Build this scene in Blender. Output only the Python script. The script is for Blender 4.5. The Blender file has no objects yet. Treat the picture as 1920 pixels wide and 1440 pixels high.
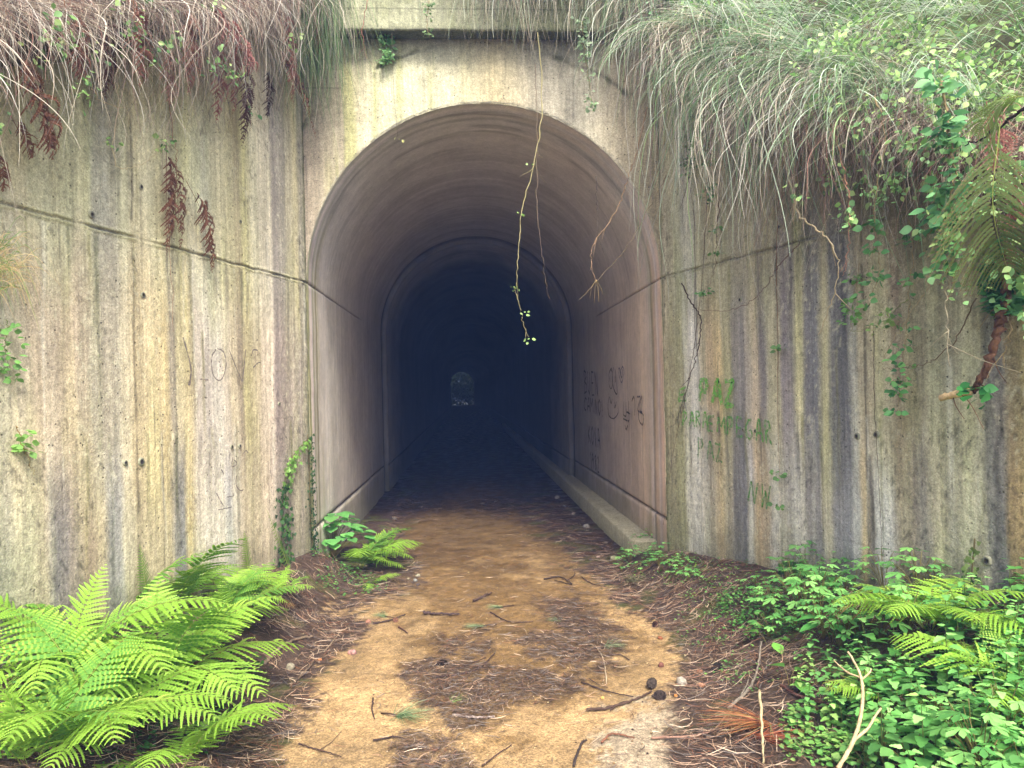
import bpy, math, random
import numpy as np
from mathutils import Vector, Matrix
R = math.radians
C = bpy.context.scene.collection
rng = np.random.default_rng(7)
random.seed(7)

# ------------------------------------------------------------------ camera, sky, sun, exposure
F = 1400.0                      # focal length in photograph pixels (1920 wide)
ROLL = R(1.3); EYE = 1.6; HOR = 13.2
cam_d = bpy.data.cameras.new('camera'); cam = bpy.data.objects.new('camera', cam_d); C.objects.link(cam)
cam_d.sensor_width = 36; cam_d.lens = 36*F/1920; cam_d.shift_y = HOR/1920
cam_d.clip_start = 0.05; cam_d.clip_end = 1500
cam.matrix_world = Matrix.Translation((0, 0, EYE)) @ Matrix.Rotation(R(90), 4, 'X') @ Matrix.Rotation(-ROLL, 4, 'Z')
bpy.context.scene.camera = cam

SUN_EL, SUN_AZ = 50, 14         # the sun stands behind the camera, to its right; light travels forward and to the left
world = bpy.data.worlds.new('World'); bpy.context.scene.world = world; world.use_nodes = True
wn = world.node_tree.nodes; wl = world.node_tree.links
sky = wn.new('ShaderNodeTexSky'); sky.sky_type = 'NISHITA'; sky.sun_disc = False
sky.sun_elevation = R(SUN_EL); sky.sun_rotation = R(180-SUN_AZ)
sky.air_density = 1.0; sky.dust_density = 4.0; sky.ozone_density = 1.0
hsv = wn.new('ShaderNodeHueSaturation'); hsv.inputs['Saturation'].default_value = .6      # thin overcast: paler than a clear sky
wl.new(sky.outputs[0], hsv.inputs['Color']); wl.new(hsv.outputs[0], wn['Background'].inputs[0]); wn['Background'].inputs[1].default_value = 0.12
sun_d = bpy.data.lights.new('sun', 'SUN'); sun = bpy.data.objects.new('sun', sun_d); C.objects.link(sun)
sun_d.energy = 1.5; sun_d.angle = R(10); sun_d.color = (1.0, 0.95, 0.86)
ldir = Vector((-math.sin(R(SUN_AZ))*math.cos(R(SUN_EL)), math.cos(R(SUN_AZ))*math.cos(R(SUN_EL)), -math.sin(R(SUN_EL))))
sun.rotation_euler = ldir.to_track_quat('-Z', 'Y').to_euler()
vs = bpy.context.scene.view_settings
vs.view_transform = 'Standard'; vs.look = 'None'; vs.gamma = 1; vs.use_curve_mapping = False
vs.exposure = 2.08

# ------------------------------------------------------------------ small maths
def ray(px, py):
    dx, up = px-960.0, 720.0-py
    u = dx*math.cos(ROLL)+up*math.sin(ROLL); v = -dx*math.sin(ROLL)+up*math.cos(ROLL)
    return np.array([u/F, 1.0, (v+HOR)/F])
def to_px(x, y, z):
    y = np.maximum(y, 0.3)
    u = x/y*F; v = (z-EYE)/y*F-HOR
    dx = u*math.cos(ROLL)-v*math.sin(ROLL); up = u*math.sin(ROLL)+v*math.cos(ROLL)
    return 960+dx, 720-up
def sm(a, b, x):
    t = np.clip((x-a)/(b-a), 0, 1); return t*t*(3-2*t)
def h2(ix, iy, s):
    n = (ix.astype(np.int64)*374761393 + iy.astype(np.int64)*668265263 + s*974634777) & 0x7fffffff
    n = ((n ^ (n >> 13))*1274126177) & 0x7fffffff
    return ((n ^ (n >> 16)) & 0xffffff)/float(0xffffff)
def vn(x, y, s=0):
    x = np.asarray(x, float); y = np.asarray(y, float); x, y = np.broadcast_arrays(x, y)
    ix = np.floor(x); iy = np.floor(y); fx = x-ix; fy = y-iy
    fx = fx*fx*(3-2*fx); fy = fy*fy*(3-2*fy)
    a = h2(ix, iy, s); b = h2(ix+1, iy, s); c = h2(ix, iy+1, s); d = h2(ix+1, iy+1, s)
    return (a*(1-fx)+b*fx)*(1-fy)+(c*(1-fx)+d*fx)*fy
def fb(x, y, s=0, o=4):
    t = 0; a = .5; k = 1
    for i in range(o):
        t = t+a*vn(np.asarray(x)*k, np.asarray(y)*k, s+i*17); a *= .5; k *= 2.03
    return t/(1-.5**o)
def lin(c):
    c = np.asarray(c, float)/255.0
    return np.where(c <= .04045, c/12.92, ((c+.055)/1.055)**2.4)
def poly_sd(X, Y, P):
    """signed distance to a polygon, positive inside"""
    P = np.asarray(P, float); d = np.full(np.shape(X), 1e9); ins = np.zeros(np.shape(X), bool)
    for i in range(len(P)):
        ax, ay = P[i]; bx, by = P[(i+1) % len(P)]
        ex, ey = bx-ax, by-ay; t = np.clip(((X-ax)*ex+(Y-ay)*ey)/(ex*ex+ey*ey+1e-9), 0, 1)
        d = np.minimum(d, np.hypot(X-ax-t*ex, Y-ay-t*ey))
        cond = ((ay > Y) != (by > Y)) & (X < (bx-ax)*(Y-ay)/((by-ay) if by != ay else 1e-9)+ax)
        ins ^= cond
    return np.where(ins, d, -d)
def unit(v): return v/np.maximum(np.linalg.norm(v, axis=-1, keepdims=True), 1e-9)
def spline(pts, n):
    """Catmull-Rom through pts"""
    p = np.asarray(pts, float); p = np.vstack([2*p[0]-p[1], p, 2*p[-1]-p[-2]])
    t = np.linspace(0, len(p)-3-1e-6, n); i = t.astype(int); f = (t-i)[:, None]
    a, b, c, d = p[i], p[i+1], p[i+2], p[i+3]
    return .5*((2*b)+(-a+c)*f+(2*a-5*b+4*c-d)*f**2+(-a+3*b-3*c+d)*f**3)

# ------------------------------------------------------------------ mesh building
class MB:
    def __init__(s): s.V = []; s.F = []; s.Cc = []; s.n = 0
    def add(s, V, Fa, col):
        V = np.asarray(V, float).reshape(-1, 3); Fa = np.asarray(Fa, int)
        col = np.asarray(col, float)
        if col.ndim == 1: col = np.tile(col, (len(V), 1))
        s.V.append(V); s.F.append(Fa+s.n); s.Cc.append(col.reshape(-1, 3)); s.n += len(V); return s
    def build(s, name, m, parent=None, smooth=False, loc=None):
        me = bpy.data.meshes.new(name); V = np.vstack(s.V); Cc = np.vstack(s.Cc)
        if loc is not None: V = V-np.asarray(loc)
        me.vertices.add(len(V)); me.vertices.foreach_set('co', V.astype(np.float32).ravel())
        li = np.concatenate([f.ravel() for f in s.F]); sz = np.concatenate([np.full(len(f), f.shape[1]) for f in s.F])
        me.loops.add(len(li)); me.loops.foreach_set('vertex_index', li.astype(np.int32))
        me.polygons.add(len(sz)); me.polygons.foreach_set('loop_start', (np.cumsum(sz)-sz).astype(np.int32))
        me.update(calc_edges=True)
        a = me.color_attributes.new('Col', 'FLOAT_COLOR', 'POINT')
        a.data.foreach_set('color', np.hstack([np.clip(Cc, 0, 1), np.ones((len(V), 1))]).astype(np.float32).ravel())
        if smooth: me.polygons.foreach_set('use_smooth', np.ones(len(sz), bool))
        me.materials.append(m); o = bpy.data.objects.new(name, me); C.objects.link(o)
        if loc is not None: o.location = loc
        if parent is not None:
            o.parent = parent
            if loc is not None: o.location = Vector(loc)-parent.location
        return o
def tag(o, label=None, cat=None, group=None, kind=None):
    if label: o['label'] = label
    if cat: o['category'] = cat
    if group: o['group'] = group
    if kind: o['kind'] = kind
    return o
def empty(name, loc=(0, 0, 0), rz=0):
    o = bpy.data.objects.new(name, None); o.empty_display_size = .1; C.objects.link(o); o.location = loc; o.rotation_euler = (0, 0, rz); return o
def grid_faces(nu, nv, off=0):
    i, j = np.meshgrid(np.arange(nu-1), np.arange(nv-1), indexing='ij'); a = (i*nv+j).ravel()
    return np.stack([a, a+nv, a+nv+1, a+1], 1)+off
def ribbons(mb, P, W, side, col):
    """P (M,K,3) centre lines, W (M,K) widths, side (M,3), col (M,3) or (M,K,3)"""
    M, K = P.shape[:2]; s = unit(side)[:, None, :]*W[:, :, None]*.5
    V = np.stack([P-s, P+s], 2).reshape(-1, 3)
    b = (np.arange(M)*K*2)[:, None]+(np.arange(K-1)*2)[None, :]; b = b.ravel()
    col = np.asarray(col)
    if col.ndim == 2: col = np.repeat(col, K*2, 0)
    else: col = np.repeat(col.reshape(-1, 3), 2, 0)
    mb.add(V, np.stack([b, b+1, b+3, b+2], 1), col)
def tube(mb, pts, rad, col, sides=6, rough=0.0):
    p = np.asarray(pts, float); n = len(p); rad = np.broadcast_to(np.asarray(rad, float), (n,))
    t = unit(np.gradient(p, axis=0)); up = np.array([0.1, 0.2, 1.0])
    a = unit(np.cross(t, up)+1e-6); b = np.cross(t, a)
    th = np.arange(sides)*2*math.pi/sides
    rr = rad[:, None]*(1+rough*(rng.random((n, sides))-.5)*2)
    V = p[:, None, :]+rr[..., None]*(np.cos(th)[None, :, None]*a[:, None, :]+np.sin(th)[None, :, None]*b[:, None, :])
    V = np.concatenate([V.reshape(-1, 3), p[:1]-t[:1]*rad[0]*.3, p[-1:]+t[-1:]*rad[-1]*.5])
    f = []
    for i in range(n-1):
        for j in range(sides): k = (j+1) % sides; f.append((i*sides+j, i*sides+k, (i+1)*sides+k, (i+1)*sides+j))
    cap = [(n*sides, (j+1) % sides, j) for j in range(sides)]+[(n*sides+1, (n-1)*sides+j, (n-1)*sides+(j+1) % sides) for j in range(sides)]
    off = mb.n; col = np.asarray(col, float)
    if col.ndim == 2: col = np.vstack([np.repeat(col, sides, 0), col[:1], col[-1:]])
    mb.add(V, f, col); mb.F.append(np.array(cap)+off)
def place(mb, T, TF, pos, yd, zd, size, col):
    """stamp a leaf template (y along the leaf, z its normal)"""
    y = unit(yd); z = unit(zd-np.sum(zd*y, -1, keepdims=True)*y); x = np.cross(y, z)
    Rm = np.stack([x, y, z], -1)                      # M,3,3
    V = np.einsum('mij,kj->mki', Rm, T)*np.asarray(size)[:, None, None]+pos[:, None, :]
    k = len(T); M = len(pos)
    for f in TF:
        pass
    Fq = np.asarray(TF); FF = (Fq[None]+(np.arange(M)*k)[:, None, None]).reshape(-1, Fq.shape[1])
    col = np.repeat(np.asarray(col), k, 0) if np.ndim(col) == 2 else col
    mb.add(V.reshape(-1, 3), FF, col)
def leaf_t(prof, fold=.18, bend=.15):
    """outline widths -> leaf of quads folded along the midrib"""
    n = len(prof); V = []; Fq = []
    for i, w in enumerate(prof):
        y = i/(n-1); zc = -bend*y*y
        V += [(-w, y, zc+fold*w), (0, y, zc), (w, y, zc+fold*w)]
    for i in range(n-1):
        a = i*3; Fq += [(a, a+1, a+4, a+3), (a+1, a+2, a+5, a+4)]
    return np.array(V), Fq
LEAF = leaf_t([.02, .2, .3, .28, .17, .01])
OVAL = leaf_t([.02, .3, .4, .36, .2, .02], .12, .1)
NETT = leaf_t([.04, .33, .36, .27, .29, .16, .17, .01], .15, .22)
ROUND = leaf_t([.1, .42, .5, .45, .25, .03], .12, .12)
def lobed():
    V = [(0, 0, 0)]; Fq = []
    for a, l in ((-95, .45), (-48, .8), (0, 1), (48, .8), (95, .45)):
        an = R(a); d = np.array([math.sin(an), math.cos(an)]); e = np.array([d[1], -d[0]]); n = len(V)
        for (q, w) in ((.45, -.16), (.7, -.22), (.78, -.12), (1, 0), (.78, .12), (.7, .22), (.45, .16)):
            p = d*q*l+e*w*l; V.append((p[0], p[1], -.12*q*q+.05*abs(w)))
        Fq += [(0, n, n+1, n+3), (0, n+3, n+5, n+6)]
    return np.array(V), Fq
LOBE = lobed()
def ivy():
    pts = [(0, 0), (-.3, -.08), (-.5, .2), (-.3, .38), (-.36, .7), (-.13, .62), (0, 1.05), (.13, .62), (.36, .7), (.3, .38), (.5, .2), (.3, -.08)]
    V = [(0, .3, .03)]+[(x, y, -.06*(abs(x)+y*y)) for x, y in pts]
    Fq = [(0, i, i+1, i+2) for i in (1, 3, 5, 7, 9)]+[(0, 11, 12, 1)]
    return np.array(V), Fq
IVY = ivy()

# ------------------------------------------------------------------ materials
def mat(name, rough=.85, bump=0, bscale=60, var=.25, vscale=14, translucent=0, spec=.3, streak=0, pits=0, wet=0, speck=0, sscale=200):
    m = bpy.data.materials.new(name); m.use_nodes = True; nt = m.node_tree; N = nt.nodes; L = nt.links
    b = N['Principled BSDF']; out = N['Material Output']
    at = N.new('ShaderNodeAttribute'); at.attribute_name = 'Col'
    geo = N.new('ShaderNodeNewGeometry')
    n1 = N.new('ShaderNodeTexNoise'); n1.inputs['Scale'].default_value = vscale; n1.inputs['Detail'].default_value = 6; n1.inputs['Roughness'].default_value = .7
    L.new(geo.outputs['Position'], n1.inputs['Vector'])
    mr = N.new('ShaderNodeMapRange'); mr.inputs[1].default_value = .25; mr.inputs[2].default_value = .75
    mr.inputs[3].default_value = 1-var; mr.inputs[4].default_value = 1+var; L.new(n1.outputs['Fac'], mr.inputs[0])
    mul = N.new('ShaderNodeVectorMath'); mul.operation = 'SCALE'; L.new(at.outputs['Color'], mul.inputs[0]); L.new(mr.outputs[0], mul.inputs['Scale'])
    col = mul.outputs[0]
    hsum = n1.outputs['Fac']
    if speck:
        for sc_, am in ((sscale, speck), (sscale*.45, speck*.45)):
            vv = N.new('ShaderNodeTexVoronoi'); vv.inputs['Scale'].default_value = sc_; L.new(geo.outputs['Position'], vv.inputs['Vector']); sc1 = N.new('ShaderNodeSeparateColor'); L.new(vv.outputs['Color'], sc1.inputs[0])
            mm = N.new('ShaderNodeMapRange'); mm.inputs[3].default_value = 1-am; mm.inputs[4].default_value = 1+am; L.new(sc1.outputs[0], mm.inputs[0])
            sv = N.new('ShaderNodeVectorMath'); sv.operation = 'SCALE'; L.new(col, sv.inputs[0]); L.new(mm.outputs[0], sv.inputs['Scale']); col = sv.outputs[0]
    if streak:
        mp = N.new('ShaderNodeMapping'); mp.inputs['Scale'].default_value = (1, 1, .035); L.new(geo.outputs['Position'], mp.inputs[0])
        n2 = N.new('ShaderNodeTexNoise'); n2.inputs['Scale'].default_value = 55; n2.inputs['Detail'].default_value = 4; L.new(mp.outputs[0], n2.inputs['Vector'])
        m2 = N.new('ShaderNodeMapRange'); m2.inputs[1].default_value = .3; m2.inputs[2].default_value = .7; m2.inputs[3].default_value = 1-streak; m2.inputs[4].default_value = 1+streak
        L.new(n2.outputs['Fac'], m2.inputs[0]); s2 = N.new('ShaderNodeVectorMath'); s2.operation = 'SCALE'; L.new(col, s2.inputs[0]); L.new(m2.outputs[0], s2.inputs['Scale']); col = s2.outputs[0]
    if pits:
        # bug holes of the concrete: sparse small cells, real recesses in the bump too
        vo = N.new('ShaderNodeTexVoronoi'); vo.inputs['Scale'].default_value = 26; L.new(geo.outputs['Position'], vo.inputs['Vector'])
        sel = N.new('ShaderNodeMapRange'); sel.inputs[1].default_value = .09; sel.inputs[2].default_value = .17; sel.inputs[3].default_value = 1; sel.inputs[4].default_value = 0
        L.new(vo.outputs['Distance'], sel.inputs[0])
        sp = N.new('ShaderNodeSeparateColor'); L.new(vo.outputs['Color'], sp.inputs[0])
        gt = N.new('ShaderNodeMath'); gt.operation = 'GREATER_THAN'; gt.inputs[1].default_value = .6; L.new(sp.outputs[0], gt.inputs[0])
        pm = N.new('ShaderNodeMath'); pm.operation = 'MULTIPLY'; L.new(sel.outputs[0], pm.inputs[0]); L.new(gt.outputs[0], pm.inputs[1])
        nb = N.new('ShaderNodeTexNoise'); nb.inputs['Scale'].default_value = 1.6; L.new(geo.outputs['Position'], nb.inputs['Vector'])
        nbm = N.new('ShaderNodeMapRange'); nbm.inputs[1].default_value = .3; nbm.inputs[2].default_value = .5; nbm.inputs[3].default_value = 0; nbm.inputs[4].default_value = 1; L.new(nb.outputs['Fac'], nbm.inputs[0])
        pm2 = N.new('ShaderNodeMath'); pm2.operation = 'MULTIPLY'; L.new(pm.outputs[0], pm2.inputs[0]); L.new(nbm.outputs[0], pm2.inputs[1])
        mx = N.new('ShaderNodeMix'); mx.data_type = 'RGBA'; mx.inputs['B'].default_value = (.05, .045, .03, 1)
        f = N.new('ShaderNodeMath'); f.operation = 'MULTIPLY'; f.inputs[1].default_value = .8; L.new(pm2.outputs[0], f.inputs[0]); L.new(f.outputs[0], mx.inputs['Factor']); L.new(col, mx.inputs['A']); col = mx.outputs['Result']
        # pale lime specks
        v3 = N.new('ShaderNodeTexVoronoi'); v3.inputs['Scale'].default_value = 55; L.new(geo.outputs['Position'], v3.inputs['Vector'])
        s3 = N.new('ShaderNodeMapRange'); s3.inputs[1].default_value = .1; s3.inputs[2].default_value = .22; s3.inputs[3].default_value = 1; s3.inputs[4].default_value = 0; L.new(v3.outputs['Distance'], s3.inputs[0])
        sp3 = N.new('ShaderNodeSeparateColor'); L.new(v3.outputs['Color'], sp3.inputs[0]); g3 = N.new('ShaderNodeMath'); g3.operation = 'GREATER_THAN'; g3.inputs[1].default_value = .8; L.new(sp3.outputs[1], g3.inputs[0])
        p3 = N.new('ShaderNodeMath'); p3.operation = 'MULTIPLY'; L.new(s3.outputs[0], p3.inputs[0]); L.new(g3.outputs[0], p3.inputs[1]); p4 = N.new('ShaderNodeMath'); p4.operation = 'MULTIPLY'; p4.inputs[1].default_value = .45; L.new(p3.outputs[0], p4.inputs[0])
        m3 = N.new('ShaderNodeMix'); m3.data_type = 'RGBA'; m3.inputs['B'].default_value = (.5, .47, .36, 1); L.new(p4.outputs[0], m3.inputs['Factor']); L.new(col, m3.inputs['A']); col = m3.outputs['Result']
        hs = N.new('ShaderNodeMath'); hs.operation = 'SUBTRACT'; L.new(n1.outputs['Fac'], hs.inputs[0]); L.new(pm2.outputs[0], hs.inputs[1]); hsum = hs.outputs[0]
    L.new(col, b.inputs['Base Color']); b.inputs['Roughness'].default_value = rough; b.inputs['Specular IOR Level'].default_value = spec
    if wet:
        n5 = N.new('ShaderNodeTexNoise'); n5.inputs['Scale'].default_value = 5; n5.inputs['Detail'].default_value = 5; L.new(geo.outputs['Position'], n5.inputs['Vector'])
        m5 = N.new('ShaderNodeMapRange'); m5.inputs[1].default_value = .4; m5.inputs[2].default_value = .6; m5.inputs[3].default_value = rough; m5.inputs[4].default_value = wet
        L.new(n5.outputs['Fac'], m5.inputs[0]); L.new(m5.outputs[0], b.inputs['Roughness'])
    if bump:
        nf = N.new('ShaderNodeTexNoise'); nf.inputs['Scale'].default_value = bscale; nf.inputs['Detail'].default_value = 8; nf.inputs['Roughness'].default_value = .65; L.new(geo.outputs['Position'], nf.inputs['Vector'])
        ad = N.new('ShaderNodeMath'); ad.operation = 'ADD'; L.new(nf.outputs['Fac'], ad.inputs[0]); L.new(hsum, ad.inputs[1])
        bp = N.new('ShaderNodeBump'); bp.inputs['Strength'].default_value = bump; bp.inputs['Distance'].default_value = .006; L.new(ad.outputs[0], bp.inputs['Height']); L.new(bp.outputs[0], b.inputs['Normal'])
    if translucent:
        tr = N.new('ShaderNodeBsdfTranslucent'); L.new(col, tr.inputs['Color']); mx = N.new('ShaderNodeMixShader'); mx.inputs[0].default_value = translucent
        L.new(b.outputs[0], mx.inputs[1]); L.new(tr.outputs[0], mx.inputs[2]); L.new(mx.outputs[0], out.inputs['Surface'])
    return m
M_CONC = mat('stained_concrete', .9, 1.0, 90, .26, 26, streak=.15, pits=1, speck=.2, sscale=150)
M_LINE = mat('tunnel_concrete', .9, .6, 70, .14, 11, streak=.06, speck=.08, sscale=150)
M_GND = mat('earth_and_sand', .85, 1.0, 120, .35, 60, wet=.42, speck=.38, sscale=170)
M_LEAF = mat('leaf', .5, 0, 0, .12, 30, translucent=.4, spec=.35)
M_FERN = mat('fern_leaf', .55, 0, 0, .1, 12, translucent=.45, spec=.25)
M_DRY = mat('dry_plant', .8, 0, 0, .2, 40, translucent=.25, spec=.2)
M_NEED = mat('dead_needles', .55, 0, 0, .2, 60, spec=.35)
M_BARK = mat('bark', .8, 1.0, 160, .35, 60)
M_STONE = mat('stone', .75, .8, 80, .3, 50)
M_SOIL = mat('soil_bank', .95, 1.0, 30, .3, 12)
def paint_mat(name, alpha):
    m = bpy.data.materials.new(name); m.use_nodes = True; N = m.node_tree.nodes; L = m.node_tree.links; b = N['Principled BSDF']
    at = N.new('ShaderNodeAttribute'); at.attribute_name = 'Col'; L.new(at.outputs['Color'], b.inputs['Base Color']); b.inputs['Roughness'].default_value = .8
    g = N.new('ShaderNodeNewGeometry'); n = N.new('ShaderNodeTexNoise'); n.inputs['Scale'].default_value = 45; n.inputs['Detail'].default_value = 5
    L.new(g.outputs['Position'], n.inputs['Vector']); r = N.new('ShaderNodeMapRange'); r.inputs[1].default_value = .35; r.inputs[2].default_value = .6; r.inputs[3].default_value = alpha*.35; r.inputs[4].default_value = alpha
    L.new(n.outputs['Fac'], r.inputs[0]); L.new(r.outputs[0], b.inputs['Alpha']); return m
M_PAINT = paint_mat('worn_spray_paint', 1.0); M_FAINT = paint_mat('faded_spray_paint', .9)

# ------------------------------------------------------------------ layout of the cutting
YAW = R(3.5); T0 = np.array([-.197, 6.4]); RAD = 1.52; HS = 2.555
ex = np.array([math.cos(YAW), math.sin(YAW)]); ey = np.array([-math.sin(YAW), math.cos(YAW)])
def tl(lx, ly, h=0.0):          # tunnel coordinates -> world
    lx, ly, h = np.broadcast_arrays(np.asarray(lx, float), np.asarray(ly, float), np.asarray(h, float))
    return np.stack([T0[0]+lx*ex[0]+ly*ey[0], T0[1]+lx*ex[1]+ly*ey[1], h], -1)
def to_l(x, y): return (x-T0[0])*ex[0]+(y-T0[1])*ex[1], (x-T0[0])*ey[0]+(y-T0[1])*ey[1]
CL = tl(-RAD, 0)[:2]; CR = tl(RAD, 0)[:2]
DL = unit(np.array([-.257, -1.0])); DR = unit(np.array([.41, -1.0]))        # directions of the wing walls, towards the camera
NL = np.array([-DL[1], DL[0]]); NR = np.array([DR[1], -DR[0]])              # normals pointing into the cutting
if NL[0] < 0: NL = -NL
if NR[0] > 0: NR = -NR
def wall_hit(px, py, side, off=0.0):
    d = ray(px, py); c, D, N = (CL, DL, NL) if side == 'L' else (CR, DR, NR)
    t = np.dot(c+N*off, N)/np.dot(d[:2], N); p = d*t; p[2] += EYE; return p
def wall_s(px, side):
    p = wall_hit(px, 735, side); c = CL if side == 'L' else CR; return float(np.hypot(*(p[:2]-c)))
def top_L(s): return 5.05-.58*np.asarray(s)
def top_R(s): return 4.85-.72*np.asarray(s)
def face_hit(px, py, ly=0.0):
    d = ray(px, py); o = T0+ey*ly; t = np.dot(o, ey)/np.dot(d[:2], ey); p = d*t; p[2] += EYE; return p
def lin_hit(px, py, side, off=0):   # inner side walls of the tunnel
    d = ray(px, py); sgn = -1 if side == 'L' else 1; o = T0+ex*sgn*(RAD-off); t = np.dot(o, ex)/np.dot(d[:2], ex); p = d*t; p[2] += EYE; return p

PY = np.array([-20, 2.5, 3.2, 4.4, 5.4, 6.4, 8, 12, 200.]); PL = np.array([-1.1, -1.1, -1.09, -1.17, -1.26, -1.32, -1.36, -1.42, -1.42]); PR = np.array([.6, .6, .66, .92, .82, .78, 1.0, 1.1, 1.2])
def ground_h(x, y):
    x = np.asarray(x, float); y = np.asarray(y, float)
    xl = np.interp(y, PY, PL); xr = np.interp(y, PY, PR)
    yy = np.minimum(y, 6.4); wL = CL[0]+DL[0]/-DL[1]*(CL[1]-yy); wR = CR[0]+DR[0]/-DR[1]*(CR[1]-yy)
    ins = sm(6.9, 6.2, y)
    hl = .3*sm(0, 1, (xl-x)/np.maximum(xl-wL, .15))*ins+.03*(1-ins)*sm(0, .2, xl-x)
    hR = np.interp(y, [0, 3.7, 4.14, 4.87, 6.14, 6.5], [.5, .46, .4, .3, .24, .2])
    hr = hR*sm(0, 1, (x-xr)/np.maximum(wR-xr, .15))*ins+.12*(1-ins)*sm(0, .4, x-xr)
    n = (fb(x*1.7, y*1.7, 3, 3)-.5)*.05+(fb(x*9, y*9, 5, 3)-.5)*.018
    side = np.maximum(sm(0, .3, xl-x), sm(0, .3, x-xr))
    return hl+hr+n*(.35+.9*side)
def g_at(px, py):
    d = ray(px, py); t = EYE/max(-d[2], 1e-3)
    for _ in range(12):
        h = float(ground_h(d[0]*t, d[1]*t)); t = (EYE-h)/max(-d[2], 1e-3)
    return np.array([d[0]*t, d[1]*t, float(ground_h(d[0]*t, d[1]*t))])

# ------------------------------------------------------------------ ground
PATH = [(880, 905), (800, 940), (755, 985), (765, 1030), (785, 1085), (720, 1120), (630, 1150), (690, 1175), (655, 1225), (600, 1285), (545, 1365), (500, 1480), (900, 1600), (1150, 1600), (1260, 1480), (1250, 1400), (1255, 1340), (1275, 1260), (1260, 1195), (1190, 1140), (1110, 1090), (1060, 1040), (985, 980), (950, 905)]
PATCH = [[(740, 1285), (760, 1240), (830, 1222), (870, 1260), (1000, 1245), (1100, 1262), (1092, 1300), (1000, 1318), (930, 1350), (860, 1368), (790, 1330)],
         [(1010, 1140), (1070, 1125), (1140, 1150), (1178, 1200), (1150, 1262), (1050, 1262), (980, 1240), (965, 1205), (1040, 1190)],
         [(818, 1205), (870, 1185), (925, 1188), (928, 1212), (850, 1222)],
         [(730, 1460), (770, 1375), (850, 1395), (905, 1460)], [(885, 945), (900, 925), (960, 930), (950, 962)], [(735, 955), (760, 930), (830, 938), (820, 962)]]
WET = [(790, 1030), (1030, 1060), (1120, 1130), (1190, 1210), (1100, 1300), (930, 1370), (800, 1310), (740, 1250), (800, 1180), (770, 1100)]
GRAV = [(1090, 1480), (1120, 1350), (1200, 1310), (1300, 1330), (1330, 1480)]
def ground_masks(x, y):
    px, py = to_px(x, y, 0*x)
    nz = (fb(x*5, y*5, 21, 4)-.5); nf = (fb(x*22, y*22, 31, 3)-.5)
    j = nz*80+nf*60+(fb(x*60, y*60, 33, 2)-.5)*40; j = j*np.clip((py-700)/420, .2, 1)
    sand = sm(-12, 16, poly_sd(px, py, PATH)+j)
    sand = np.where(y < 2.7, sm(-.15, .15, .85-np.abs(x+.25)+nz*.6), sand)
    pat = np.zeros_like(sand)
    for P in PATCH: pat = np.maximum(pat, sm(-8, 12, poly_sd(px, py, P)+j*.8))
    wet = sm(-50, 30, poly_sd(px, py, WET)+nz*200+nf*90)
    gr = sm(-20, 25, poly_sd(px, py, GRAV)+j*1.4)
    return sand, pat, wet, gr
def build_ground():
    xs = np.concatenate([[-90, -40, -20, -6], np.arange(-3.6, 3.601, .02), [6, 20, 40, 90]])
    ys = np.concatenate([[-90, -40, -12, -4, 0, 1.5], np.arange(2.4, 10, .02), np.arange(10, 16, .08), [18, 21, 25, 30, 40, 60, 90, 110, 130, 150]])
    X, Y = np.meshgrid(xs, ys, indexing='ij')
    Z = ground_h(X, Y); Z = np.where(np.abs(X) > 3.7, -.02, Z)
    sand, pat, wet, gr = ground_masks(X, Y)
    n1 = fb(X*3, Y*3, 41, 4)[..., None]; n2 = fb(X*40, Y*40, 43, 3)[..., None]; n3 = vn(X*70, Y*70, 47)[..., None]
    n4 = fb(X*11, Y*16, 49, 4)[..., None]
    cs = lin((158, 130, 90))*(.6+.75*n1)*(.6+.8*n2)*(.7+.6*n4); cs = cs*(1-.12*(n3 > .8))
    cw = lin((104, 80, 46))*(.7+.6*n1)*(.6+.8*n4)*(.7+.6*n2)
    cl = lin((72, 57, 46))*(.7+.5*n1)*(.5+1.0*n2)
    cg = lin((176, 158, 130))*(.7+.3*n1)*(.5+.9*n2)
    s = sand[..., None]; w = wet[..., None]*.82; g = gr[..., None]; p = pat[..., None]
    # far in the tunnel the floor turns darker brown
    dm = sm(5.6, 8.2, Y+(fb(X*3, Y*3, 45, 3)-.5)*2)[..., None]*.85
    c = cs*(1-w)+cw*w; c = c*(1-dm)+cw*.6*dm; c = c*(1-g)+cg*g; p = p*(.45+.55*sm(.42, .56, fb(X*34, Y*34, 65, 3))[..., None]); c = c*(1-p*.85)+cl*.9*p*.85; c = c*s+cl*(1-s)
    moss = sm(.56, .7, fb(X*4, Y*4, 51, 3))[..., None]*(1-s)*.5; c = c*(1-moss)+lin((78, 88, 38))*moss
    Z = Z+(1-sand)*.012*(fb(X*30, Y*30, 61, 2)-.3)+pat*.012*fb(X*25, Y*25, 63, 2)
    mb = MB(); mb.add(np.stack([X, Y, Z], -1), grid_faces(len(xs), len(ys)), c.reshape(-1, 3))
    return tag(mb.build('ground', M_GND, smooth=True), kind='structure')
build_ground()

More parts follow.
